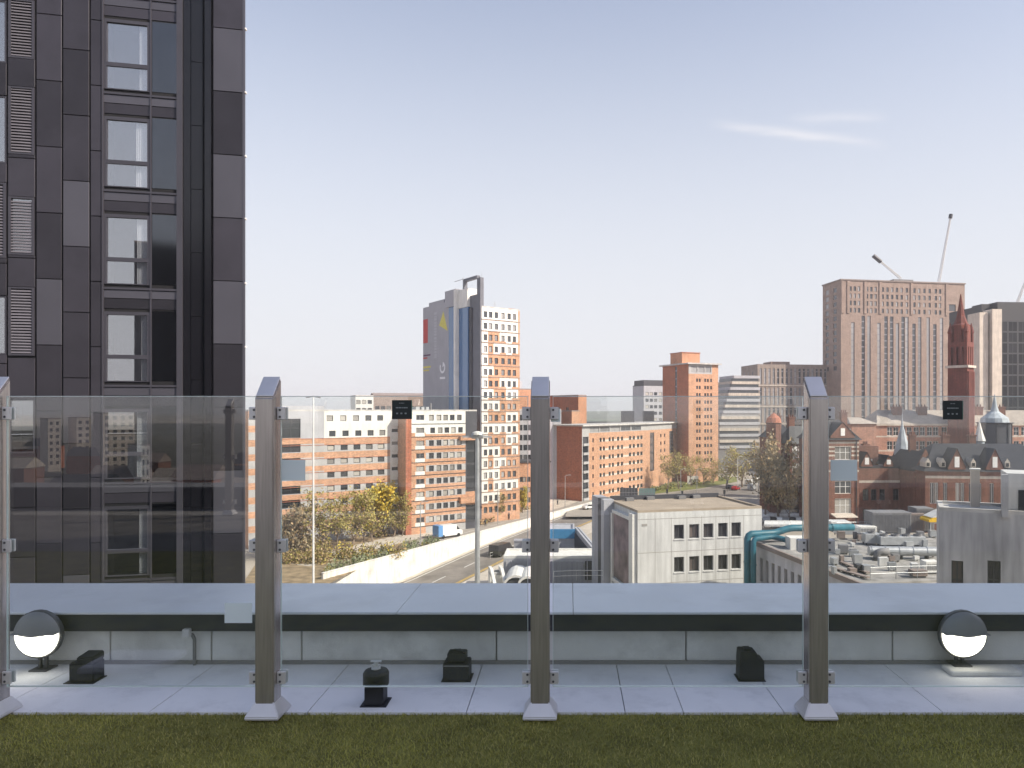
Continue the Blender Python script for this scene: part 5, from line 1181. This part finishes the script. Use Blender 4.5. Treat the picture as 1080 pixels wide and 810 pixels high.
LV = Bld('louvred_wall', 'grey louvred ramp wall sloping down towards the white office', 'wall', (x0, y0_), math.atan2(y1_ - y0_, x1 - x0), math.dist((x0, y0_), (x1, y1_)), .8, -6, px2z(557, 120)); LV.facade('front'); LV.done(M('render_lilac'), M('render_grey'), thick=.2)
k = .4
while k < LV.W - .4: LV.part('fin', MB().box(k, k + .25, -.35, -.004, LV.H - 5, LV.H - .5), M('grey_dark')); k += 1.0
b = lowbuild('entrance_ramp', 'short white concrete ramp with side parapets below the lamp mast', 'ramp', 517, 531, 84, 607, 1.5, 'render_white', 'band_grey', rot=15)
for a in (.0, b.W - .35): b.part('ramp_parapet', MB().extr_x([(-6, b.H - 3.0), (0, b.H + .31), (1.5, b.H + .31), (1.5, b.H + .8), (0, b.H + .8), (-6, b.H - 2.2)], a, a + .35), M('render_white'))
def vault(label, px, Y, py, r_, n_):
    t = thing('vault_roof', label, 'roof', at(px, py, Y) - Vector((0, 0, r_)))
    q = MB(); K = 10; prof = [(r_ * math.cos(math.pi * k / K), r_ * math.sin(math.pi * k / K)) for k in range(K + 1)] + [((r_ - .25) * math.cos(math.pi * k / K), (r_ - .25) * math.sin(math.pi * k / K)) for k in range(K, -1, -1)]
    q.extr_y(prof, -.3, 5); q.build('shell', M('render_white'), t); MB().box(-r_ - .2, r_ + .2, 0, 4.8, -16, -.02).build('wall', M('band_grey'), t); MB().box(-r_ + .3, r_ - .3, -.1, .1, 0, r_ * .7).build('opening', M('grey_dark'), t)
vault('small white vaulted roof left of the middle post, low down', 544, 80, 606, 1.5, 3); vault('small white vaulted roof right beside the middle post, low down', 557, 79, 607, 1.2, 3)
railing([at(584, 613, 80), at(608, 612, 80), at(636, 612, 80)], 1.1, 'pale railing in front of the low grey block right of the middle post', 'render_white')
o = MB().box(-1.0, 1.0, -.8, .8, 0, 3.0).box(-1.1, 1.1, -.9, .9, 3.01, 3.2).build('bin_store', M('render_lilac'), None, at(549, 588, 120) - Vector((0, 0, .2))); tag(o, 'small lilac grey cabin above the low roof left of the middle post', 'cabin')

# ------------------------------------------------------------------ lamps, masts, signs
t = thing('lamp_mast', 'tall grey lamp mast with a double head left of the middle post', 'street lamp', (px2x(503.5, 75), 75, 0)); zt = px2z(461, 75)
MB().tube([(0, 0, 0), (0, 0, zt)], [.32, .22], 12).build('pole', M('galv'), t); MB().tube([(-.6, 0, zt + .1), (.6, 0, zt + .1)], .28, 10).build('head_ring', M('galv'), t)
for s__ in (-1, 1): MB().prism([(s__ * .5, -.12), (s__ * 1.5, -.1), (s__ * 1.5, .1), (s__ * .5, .12)][::s__], zt - .05, zt + .12).build('lamp_head', M('render_grey'), t)
MB().lathe([(.55, zt + .25), (.5, zt + .5), (.15, zt + .62)], n=12).build('cap', M('render_white'), t)
t = thing('lamp_mast', 'slim white mast with small double lamp before the long banded block', 'street lamp', (px2x(330.5, 100), 100, -5)); zt = px2z(419, 100) + 5
MB().tube([(0, 0, 0), (0, 0, zt)], [.17, .10], 8).build('pole', M('crane_white'), t); q = MB(); q.tube([(-1.0, 0, zt - .05), (0, 0, zt + .15), (1.0, 0, zt - .05)], .09, 6); q.build('arm', M('plant_grey'), t)
def street_lamp(p, h, label, m='galv', g='street lamps along the roads'):
    t = thing('street_lamp', label, 'street lamp', p, 0, g); MB().tube([(0, 0, 0), (0, 0, h), (.25, 0, h + .25), (1.1, 0, h + .35)], [.11, .08, .07, .06], 6).build('pole', M(m), t); MB().box(1.0, 1.6, -.12, .12, h + .28, h + .42).build('lamp_head', M(m), t)
for px, py, h, l in ((443.5, 572, 8, 'street lamp by the upper road beside the blue and white van'), (525, 553, 8, 'street lamp on the upper pavement right of the lamp mast'), (596, 537, 9, 'street lamp at the junction right of the middle post'), (718, 527, 9, 'street lamp by the grass verge in front of the orange tower'), (778, 517, 11, 'white street lamp right of the orange tower'), (800, 528, 9, 'street lamp near the bare trees right of the orange tower'), (735, 522, 8, 'street lamp beside the white billboard')): street_lamp(onground(px, py), h, l, 'crane_white' if px == 778 else 'galv')
def gantry(px0, px1, py0, py1, Y, label, m):
    x0, x1, z0, z1 = px2x(px0, Y), px2x(px1, Y), px2z(py1, Y), px2z(py0, Y); w = x1 - x0; t = thing('road_sign', label, 'road sign', (x0, Y, 0))
    MB().box(0, w, 0, .15, z0, z1).build('sign_board', M(m), t); q = MB(); n = 6
    for k in range(1, n): q.box(w * k / n - .06, w * k / n + .06, -.03, -.004, z0, z1)
    q.box(0, w, -.034, -.031, (z0 + z1) / 2 - .08, (z0 + z1) / 2 + .08); q.build('sign_rib', M('frame_grey'), t)
    for x in (w * .2, w * .8): MB().tube([(x, .25, 0), (x, .25, z1)], .12, 6).build('post', M('galv'), t)
gantry(654, 672.5, 514.5, 524.5, 212, 'dark ribbed back of a large road sign in front of the orange hostel', 'grey_dark'); gantry(674, 691, 515, 526, 210, 'grey green large road sign right of the dark ribbed one', 'sign_green')
t = thing('billboard', 'white billboard with a faint dark picture at the foot of the orange tower', 'billboard', (px2x(725, 262), 262, 0)); Yb = 262; w = px2x(736.5, Yb) - px2x(725, Yb); MB().box(0, w, 0, .3, px2z(511, Yb), px2z(502, Yb)).build('board', M('render_white'), t); MB().extr_y([(.4, px2z(509, Yb)), (1.6, px2z(508, Yb)), (2.0, px2z(505, Yb)), (.9, px2z(505.5, Yb))], -.05, -.005).build('picture', M('plant_grey'), t)
for x in (.8, w - .8): MB().tube([(x, .15, 0), (x, .15, px2z(511, Yb))], .12, 6).build('post', M('galv'), t)
def signal(p, label):
    t = thing('traffic_light', label, 'traffic light', p, 0, 'traffic lights at the junction'); MB().tube([(0, 0, 0), (0, 0, 3.6)], .09, 6).build('pole', M('frame_dark'), t); MB().box(-.28, .28, -.2, .2, 2.5, 3.7).build('signal_head', M('frame_dark'), t)
for px, py, l in ((703.5, 529, 'traffic light left of the grass verge'), (719.5, 531, 'traffic light in front of the grass verge'), (764, 530, 'traffic light at the far right corner of the office roof'), (767, 518, 'traffic light right of the orange tower foot')): signal(onground(px, py), l)

# ------------------------------------------------------------------ vehicles and people
def wheels(t, xs, y, r_):
    for x in xs:
        for s__ in (-1, 1):
            a = t if True else None
            MB().tube([(x, s__ * y, r_), (x, s__ * (y - .22), r_)], r_, 12).build('wheel', M('tyre'), t)
def car(p, rz, m, label, cat='car', kind='car', m2=None, group=None, name=None):
    t = thing(name or ('parked_van' if kind == 'van' else 'car'), label, cat, p, rz, group)
    if kind == 'van':
        prof = [(-2.5, .35), (2.5, .35), (2.55, 1.0), (1.9, 1.25), (1.2, 2.15), (-2.45, 2.2), (-2.55, .8)]
        MB().extr_y(prof, -.95, .95).build('body', M(m), t, bevel=.05, seg=2)
        q = MB(); q.extr_y([(1.22, 1.3), (1.85, 1.28), (1.25, 2.0)], -.965, .965); q.faces([(1.93, -.8, 1.3), (1.93, .8, 1.3), (1.3, .75, 2.06), (1.3, -.75, 2.06)], [(0, 1, 2, 3)]); q.build('window', M('glass_dark'), t)
        if m2: MB().box(-2.60, -1.65, -.975, .975, .4, 2.24).build('rear_panel', M(m2), t, bevel=.04, seg=1)
        wheels(t, (-1.6, 1.6), .97, .34)
    else:
        prof = [(-2.1, .35), (2.1, .35), (2.15, .75), (1.25, .92), (.55, 1.42), (-1.15, 1.45), (-1.85, .98), (-2.15, .9)]
        MB().extr_y(prof, -.87, .87).build('body', M(m), t, bevel=.06, seg=2); q = MB(); q.extr_y([(1.05, .95), (.5, 1.36), (-1.1, 1.39), (-1.6, .98)], -.885, .885); q.build('window', M('glass_dark'), t); wheels(t, (-1.3, 1.35), .88, .32)
        for s__ in (-1, 1): MB().box(2.13, 2.17, s__ * .7 - .15, s__ * .7 + .15, .62, .76).build('headlight', M('frame_white'), t)
    return t
ra = math.atan2(EV.y, EV.x)
van_p = onground(472.5, 566.5, .03); vn = car(van_p, ra - .35, 'car_white', 'white van with a blue rear on the upper road behind the white wall', 'van', 'van', 'car_blue', name='van'); vn.scale = (1.2, 1.2, 1.25)
car(onground(487, 553, .1), ra + .1, 'car_white', 'white van parked under the trees beside the orange brick block', 'van', 'van')
dk = onground(529, 586, -2.8); 
t = car(dk + Vector((0, 0, .1)), ra, 'car_black', 'black van on the lower road right of the lamp mast', 'van', 'van', name='van'); t.scale = (1.25, 1.2, 1.15)
railing([onground(517, 589.5, -2.8), onground(529, 586, -2.6), onground(543, 580.5, -2.3)], 1.2, 'white railing along the lower road in front of the black van', 'render_white')
car(onground(622, 537), ra - .5, 'car_white', 'white car at the junction left of the white office'); car(onground(737, 527), .2, 'car_black', 'black car in front of the grass verge')
car(onground(776, 517), 1.0, 'car_red', 'red car right of the orange tower foot'); car(onground(770, 515.5), 1.0, 'car_black', 'black car behind the red car right of the orange tower')
for px, py, m_, l in ((790, 512, 'car_white', 'white van high on the far road right of the orange tower'), (793, 517, 'car_silver', 'silver van at the bare trees right of the orange tower'), (797, 507, 'car_white', 'white van farthest up the far road')): car(onground(px, py), 1.1, m_, l, 'van', 'van', group='vans on the far road')
rc = random.Random(6); cols_ = ['car_white', 'car_white', 'car_silver', 'car_white', 'car_black', 'car_white']
proto = {}
gk = 0
for r_ in range(4):
    for k in range(7):
        px, py = 806 + k * 6.6 + r_ * 1.5, 543 + r_ * 4.2; m_ = cols_[(k * 2 + r_) % 6]; p = onground(px, py)
        lab = 'one of the %s cars parked between the white office and the right post' % {'car_white': 'white', 'car_silver': 'silver', 'car_black': 'black'}[m_]
        if m_ not in proto: proto[m_] = car(p, 1.2 + rc.uniform(-.1, .1), m_, lab, group='cars in the packed car park', name='parked_car')
        else: copy_thing(proto[m_], p, 1.2 + rc.uniform(-.1, .1), lab)
def skin_person():
    me = bpy.data.meshes.new('person'); P = {'pel': (0, 0, .95), 'ch': (0, 0, 1.35), 'nk': (0, .0, 1.5), 'hd': (0, .02, 1.62), 'ht': (0, .02, 1.74), 'ls': (-.19, 0, 1.42), 'le': (-.25, 0, 1.15), 'lh': (-.26, .08, .92), 'rs': (.19, 0, 1.42), 're': (.25, 0, 1.15), 'rh': (.26, .08, .92), 'lk': (-.11, .1, .5), 'lf': (-.11, .02, .06), 'rk': (.11, -.02, .5), 'rf': (.11, -.15, .06)}
    Rd = {'pel': .16, 'ch': .17, 'nk': .065, 'hd': .1, 'ht': .08, 'ls': .07, 'le': .05, 'lh': .04, 'rs': .07, 're': .05, 'rh': .04, 'lk': .075, 'lf': .055, 'rk': .075, 'rf': .055}
    E = [('pel', 'ch'), ('ch', 'nk'), ('nk', 'hd'), ('hd', 'ht'), ('ch', 'ls'), ('ls', 'le'), ('le', 'lh'), ('ch', 'rs'), ('rs', 're'), ('re', 'rh'), ('pel', 'lk'), ('lk', 'lf'), ('pel', 'rk'), ('rk', 'rf')]
    ks = list(P); me.from_pydata([P[k] for k in ks], [(ks.index(a), ks.index(b_)) for a, b_ in E], []); o = bpy.data.objects.new('person', me); col.objects.link(o)
    md = o.modifiers.new('skin', 'SKIN'); o.modifiers.new('sub', 'SUBSURF').levels = 1
    for i, k in enumerate(ks): me.skin_vertices[0].data[i].radius = (Rd[k], Rd[k])
    me.skin_vertices[0].data[0].use_root = True
    dg = bpy.context.evaluated_depsgraph_get(); m2 = bpy.data.meshes.new_from_object(o.evaluated_get(dg)); bpy.data.objects.remove(o); m2.materials.clear(); m2.materials.append(M('frame_dark')); return m2
pm = skin_person()
for px, py, l in ((512, 555, 'person in dark clothes walking on the upper pavement right of the lamp mast'), (537, 548, 'person in dark clothes farther along the upper pavement, left of the middle post'), (588, 533, 'person in dark clothes at the junction right of the middle post'), (645, 530, 'person in dark clothes below the dark road sign'), (712, 527, 'person in dark clothes crossing by the grass verge')):
    o = place('person', pm, None, onground(px, py, .1), rc.uniform(0, 6)); tag(o, l, 'person', 'people on foot')

# ------------------------------------------------------------------ trees and shrubs
mat('bark', (.13, .095, .07), .9, .3, 3); mat('bark_pale', (.22, .165, .12), .9, .3, 3)
mat('leaf_yellow', (.66, .47, .05), .7, .3, .8, rand=.1); mat('leaf_olive', (.36, .31, .08), .7, .35, .8, rand=.15); mat('leaf_brown', (.38, .265, .14), .75, .3, .8, rand=.15); mat('leaf_dull', (.25, .20, .12), .75, .3, .8); mat('leaf_green', (.15, .19, .06), .7, .35, .8); mat('leaf_grey', (.32, .33, .21), .8, .3, 1.0); mat('leaf_white', (.62, .60, .52), .7, .2, 1)
def tree_meshes(seed, h, r, leaves, lsize, mats, twig=1.0, trunk_h=.3, nl=9):
    r_ = random.Random(seed); tb = MB(); lb = MB(); tips = []
    def limb(p, d, l, rad, lev):
        pts = [p]; rs = [rad]; n = 4; dd = d.copy()
        for k in range(n):
            dd = (dd + Vector((r_.uniform(-.22, .22), r_.uniform(-.22, .22), r_.uniform(-.05, .2)))).normalized(); pts.append(pts[-1] + dd * l / n); rs.append(rad * (1 - .75 * (k + 1) / n))
        tb.tube(pts, rs, 5 if lev < 2 else 3, caps=False)
        if lev >= 1: tips.extend(pts[2:])
        if lev < 3:
            for k in range((nl if lev == 0 else 4) if lev < 2 else int(3 * twig)):
                i = r_.randint(1 if lev == 0 else 1, n); a = r_.uniform(0, 6.283); e = r_.uniform(.35, 1.0)
                nd = Vector((math.cos(a) * e, math.sin(a) * e, r_.uniform(.25, .9))).normalized(); limb(pts[i], nd, l * r_.uniform(.42, .62), rs[i] * .55 + .006, lev + 1)
    limb(Vector((0, 0, 0)), Vector((0, 0, 1)), h * .62, h * .022, 0)
    zmin, zmax = h * trunk_h, h
    cl = [t_ for t_ in tips if t_.z > zmin]
    for k in range(leaves):
        c = r_.choice(cl) + Vector((r_.gauss(0, r * .10), r_.gauss(0, r * .10), r_.gauss(0, r * .09))); s_ = lsize * r_.uniform(.6, 1.3)
        n = Vector((r_.gauss(0, 1), r_.gauss(0, 1), r_.gauss(0, 1))).normalized(); a = n.orthogonal().normalized() * s_; b_ = n.cross(a.normalized()) * s_ * .6
        lb.face([c - a, c + b_, c + a, c - b_], 0 if r_.random() < .7 else 1)
    return tb, lb
TP = {}
def tree(kind, p, h, label, cat='tree', rz=None, group=None, sx_=1.0):
    K = {'yellow': (3800, .24, ('leaf_yellow', 'leaf_olive'), 1.0, .25, 10), 'olive': (2600, .22, ('leaf_olive', 'leaf_yellow'), 1.0, .2, 10), 'bare': (1100, .17, ('leaf_olive', 'leaf_brown'), 1.5, .2, 12), 'brown': (1900, .19, ('leaf_dull', 'leaf_brown'), 1.3, .12, 12), 'green': (1200, .22, ('leaf_green', 'leaf_olive'), 1.0, .2, 10)}[kind]
    v = rc.randint(0, 1); key = (kind, v)
    if key not in TP:
        tb, lb = tree_meshes(hash(kind) % 97 * 0 + len(TP) * 7 + 3, 8.0, 3.2, K[0], K[1], K[2], K[3], K[4], K[5]); TP[key] = (tb.mesh('trunk', [M('bark' if kind != 'bare' else 'bark_pale')]), lb.mesh('crown', [M(K[2][0]), M(K[2][1])]))
    t = thing('tree', label, cat, p, rc.uniform(0, 6.28) if rz is None else rz, group); t.scale = (h / 8 * sx_, h / 8 * sx_, h / 8)
    place('trunk', TP[key][0], t); place('crown', TP[key][1], t); return t
def tr(kind, px, pyb, pyt, label, z=0.0, sx_=1.0, group=None, Y=None):
    p = onground(px, pyb, z) if Y is None else Vector((px2x(px, Y), Y, z)); h = px2z(pyt, p.y) - z; return tree(kind, p, h * 1.0, label, group=group, sx_=sx_)
tr('yellow', 404, 566, 508, 'bright yellow leaved tree in front of the banded brick block', 0, .85)
tr('olive', 384, 572, 520, 'olive leaved tree left of the bright yellow tree', 0, .8)
tr('bare', 356, 585, 524, 'thinly leaved brown tree in front of the grey end of the banded block', -.5, .8)
tr('brown', 318, 604, 528, 'brown bushy tree right beside the steel post at the left', -3, .8)
tr('brown', 301, 612, 540, 'brown bushy tree half hidden by the steel post at the left', -4, .8)
tr('bare', 424, 566, 530, 'small bare tree at the right of the bright yellow tree', 0, .8)
tr('yellow', 466, 557, 526, 'small yellow tree behind the blue and white van', 0, .9)
tr('yellow', 448, 560, 534, 'small yellow tree left of the blue and white van', 0, .8)
tr('bare', 526, 549, 520, 'small pale tree before the high rise, right of the lamp mast', 0, .9); tr('yellow', 540, 545, 517, 'small yellowish tree before the high rise, left of the middle post', 0, .8); tr('olive', 551, 541, 512, 'small olive tree right beside the high rise', 0, .8)
def shrub(p, r, h, mats, label, seed, n=260, ls=.14, group=None):
    r_ = random.Random(seed); t = thing('shrub', label, 'shrub', p, 0, group); lb = MB(); tb = MB()
    for k in range(7): a = r_.uniform(0, 6.28); tb.tube([(0, 0, 0), (math.cos(a) * r * .35, math.sin(a) * r * .35, h * .5), (math.cos(a) * r * .7, math.sin(a) * r * .7, h * .85)], [.05, .035, .015], 4, caps=False)
    for k in range(n):
        a, e, q = r_.uniform(0, 6.28), r_.uniform(0, 1), r_.random() ** .4; c = Vector((math.cos(a) * r * q * math.sqrt(1 - e * e * .6), math.sin(a) * r * q * math.sqrt(1 - e * e * .6), h * (.08 + .9 * e * q)))
        n_ = Vector((r_.gauss(0, 1), r_.gauss(0, 1), r_.gauss(0, 1))).normalized(); s_ = ls * r_.uniform(.6, 1.4); a_ = n_.orthogonal().normalized() * s_; b_ = n_.cross(a_.normalized()) * s_ * .7; lb.face([c - a_, c + b_, c + a_, c - b_], 0 if r_.random() < .65 else 1)
    tb.build('stem', M('bark'), t); lb.build('crown', [M(mats[0]), M(mats[1])], t)
HG_ = 'shrubs along the top of the white wall'
for k in range(15):
    s_ = 3 + k * 2.1; shrub(st(s_, 1.3 + (k % 3) * .9, 0), 1.25 + .3 * ((k * 7) % 3), 1.4 + .35 * ((k * 5) % 4), ('leaf_grey', 'leaf_green') if k % 4 else ('leaf_olive', 'leaf_grey'), 'one of the grey green shrubs lining the white wall left of the van', 30 + k, 300, .17, HG_)
BG_ = 'brown shrubs on the bank at the left'
for k in range(26):
    px, py = 297 + (k * 37 % 122), 566 + (k * 23 % 46); zz = 0 if py < 590 or px > 345 else -1
    shrub(onground(px, py, zz), 1.7 + .4 * (k % 3), 2.0 + .5 * (k % 4), ('leaf_brown', 'leaf_olive') if k % 3 else ('leaf_olive', 'leaf_yellow'), 'one of the brown and olive shrubs on the bank left of the white wall', 70 + k, 330, .17, BG_)
BT_ = 'bare trees in front of the orange tower'
for px, pyb, pyt in ((704, 517, 482), (716, 516, 478), (729, 513, 482), (742, 511, 480), (752, 510, 485)): tr('bare', px, pyb, pyt, 'one of the thin bare trees on the verge in front of the orange tower', 0, 1.0, BT_)
tr('bare', 766, 512, 474, 'bare brown tree right of the orange tower, left of two', 0, 1.2); tr('bare', 783, 514, 472, 'bare brown tree right of the orange tower, right of two', 0, 1.2)
tr('brown', 807, 548, 470, 'large brown tree below the brown grey tower, leftmost of its clump', 0, .8); tr('brown', 821, 549, 466, 'large dense brown tree below the domed turret', 0, .85); tr('brown', 832, 552, 492, 'brown tree touching the white bay windows', 0, .7)
for k in range(7): shrub(onground(508 + k * 8, 553 - k * 2.6, .1), 1.5, 1.3, ('leaf_brown', 'leaf_olive'), 'one of the low russet shrubs at the foot of the high rise', 120 + k, 160, .2, 'russet shrubs at the foot of the high rise')
for k in range(6): shrub(onground(692 + k * 14, 518 - k * 2.2, .1), 2.0, 2.2, ('leaf_green', 'leaf_olive'), 'one of the green shrubs edging the grass verge', 140 + k, 160, .26, 'green shrubs on the grass verge')

# ------------------------------------------------------------------ unseen block added to shade the terrace, and the city behind the camera
o = MB().box(8.2, 22, -7, 4.2, -6, 40).build('shading_block', M('concrete_white')); tag(o, 'unseen pale block added right of the terrace to shade the paving', 'building')  # added out of view to block the sun; pale to bounce light back
def back_px(px, Y):     # a point behind the camera that the pane mirrors at column px
    tot = Y + 2 * (PY + .047); return (px - CX) / F * tot
def rear(name, label, px0, px1, Y, ytop, D_, wall, cols=0, rows=0, roof='roof_brown', rot=-48):
    tot = Y + 2 * (PY + .047); xa, xb = (px0 - CX) / F * tot, (px1 - CX) / F * tot; H = EYE - (ytop - CY) / F * tot
    B = Bld(name, label, 'building', (xb, -Y), math.pi + R(rot), xb - xa, D_, -1, H)
    op = [(B.W * (i + .25) / cols, B.W * (i + .75) / cols, H - 2.6 - 2.9 * k, H - 1.1 - 2.9 * k) for i in range(cols) for k in range(rows)] if cols else []
    B.facade('front', op); B.windows('front', op, M('frame_dark'), M('glass_dark')); B.done(M(wall), M(roof)); return B
rear('tower_block', 'beige block of flats mirrored in the left pane, widest of three', 113, 142, 300, 436, 14, 'stone_pale', 4, 8); rear('tower_block', 'beige block of flats mirrored in the left pane, middle of three', 83, 96, 320, 441, 14, 'stone_pale', 2, 7); rear('tower_block', 'beige block of flats mirrored in the left pane, leftmost of three', 53, 64, 310, 442, 14, 'stone_pale', 2, 7)
rear('tower_block', 'white block mirrored in the left pane above the curtain', 150, 158, 200, 470, 12, 'render_white', 2, 5); rear('tower_block', 'dark office tower behind the camera mirrored in the tower windows', 430, 640, 150, 240, 30, 'grey_dark', rot=0)
rb = random.Random(9)
for k in range(16):
    px = -40 + k * 22; Y = rb.uniform(170, 330); h = rb.uniform(6, 11); tot = Y + 7.1; x = (px - CX) / F * tot; w = rb.uniform(9, 16)
    B = Bld('brick_house', 'brick house with pitched roof among the roofs mirrored in the left pane', 'house', (x + w, -Y), math.pi, w, 9, -6, h, group='brick houses mirrored in the left pane'); B.facade('front'); B.done(M(rb.choice(['brick_red', 'brick_civic', 'brick_orange'])), roof=False); gable_roof(B, 3.5, .4, 'x', rb.choice(['slate', 'roof_brown', 'slate_pale']))

for k in range(16):
    px, py = 300 + (k * 29 % 48), 580 + (k * 17 % 34)
    shrub(onground(px, py, -.5), 1.9, 2.6 + .4 * (k % 3), ('leaf_brown', 'leaf_olive') if k % 4 else ('leaf_olive', 'leaf_yellow'), 'one of the brown and olive shrubs on the bank left of the white wall', 170 + k, 330, .16, BG_)

for px, pyb, pyt, l in ((338, 590, 522, 'tall thin bare tree just left of the slim white mast foot'), (371, 577, 518, 'bare tree between the slim white mast and the olive tree'), (393, 572, 524, 'thin bare tree just behind the bright yellow tree'), (415, 567, 520, 'twiggy bare tree at the right edge of the bright yellow crown')):
    tr('bare', px, pyb, pyt, l, 0 if px > 350 else -.5, 1.1)

# gables, chimneys and a stair roof that crowd the civic quarter
for B_, pa, pb, h_ in ((Q, 908, 920, 3.4), (Q, 932, 942, 2.6), (Rr, 1000, 1018, 4.6), (Rr, 1040, 1058, 4.6), (P, 876, 901, 3.6)):
    q = MB(); a, b_ = B_.u(pa), B_.u(pb); z0_ = B_.H + .45; q.extr_y([(a, z0_), (b_, z0_), (b_, z0_ + .6), ((a + b_) / 2, z0_ + h_), (a, z0_ + .6)], -.15, .35); B_.part('gable', q, M('brick_civic'))
    q = MB(); m_ = (a + b_) / 2; q.faces([(a - .15, -.3, z0_ + .45), (m_, -.3, z0_ + h_ + .12), (b_ + .15, -.3, z0_ + .45), (a - .15, 5.0, z0_ + .45), (m_, 5.0, z0_ + h_ + .12), (b_ + .15, 5.0, z0_ + .45)], [(0, 1, 4, 3), (1, 2, 5, 4)]); B_.part('gable_roof', q, M('slate'))
    B_.part('gable_window', MB().box(m_ - .5, m_ + .5, -.22, -.155, z0_ + .5, z0_ + h_ * .62), M('frame_white'))
for p_ in (911, 926): stack(Q, p_, 6, 1.3, 5.2)
for p_ in (984, 1022, 1052): stack(Rr, p_, 12, 1.5, 7.4)

GH = bld_px('gabled_hall', 'dark brick gabled hall between the lead spire and the slate hall', 'building', 965, 166, 4, 985, 12, -.5, px2z(497, 166))
og = [(GH.u(p) - .5, GH.u(p) + .5, px2z(b_, 166), px2z(a, 166)) for p in (970, 975, 980) for a, b_ in ((507, 521), (526, 542))]
zg = px2z(503, 166); GH.facade('front', og, lambda u, z: 1 if abs(z - zg) < .25 else 0, cuts_z=(zg - .24, zg + .24), depth=.25); GH.windows('front', og, M('frame_white'), M('glass_dark'), .25, 'mull'); GH.done([M('brick_civic'), M('stone')], roof=False); gable_roof(GH, 4.6, .4, 'y', 'slate')
q = MB(); q.extr_y([(-.3, GH.H + .02), (GH.W + .3, GH.H + .02), (GH.W / 2, GH.H + 5.2)], -.55, -.12); GH.part('gable', q, M('brick_civic')); GH.part('gable_window', MB().box(GH.W / 2 - .6, GH.W / 2 + .6, -.62, -.555, GH.H + .8, GH.H + 2.8), M('frame_white'))
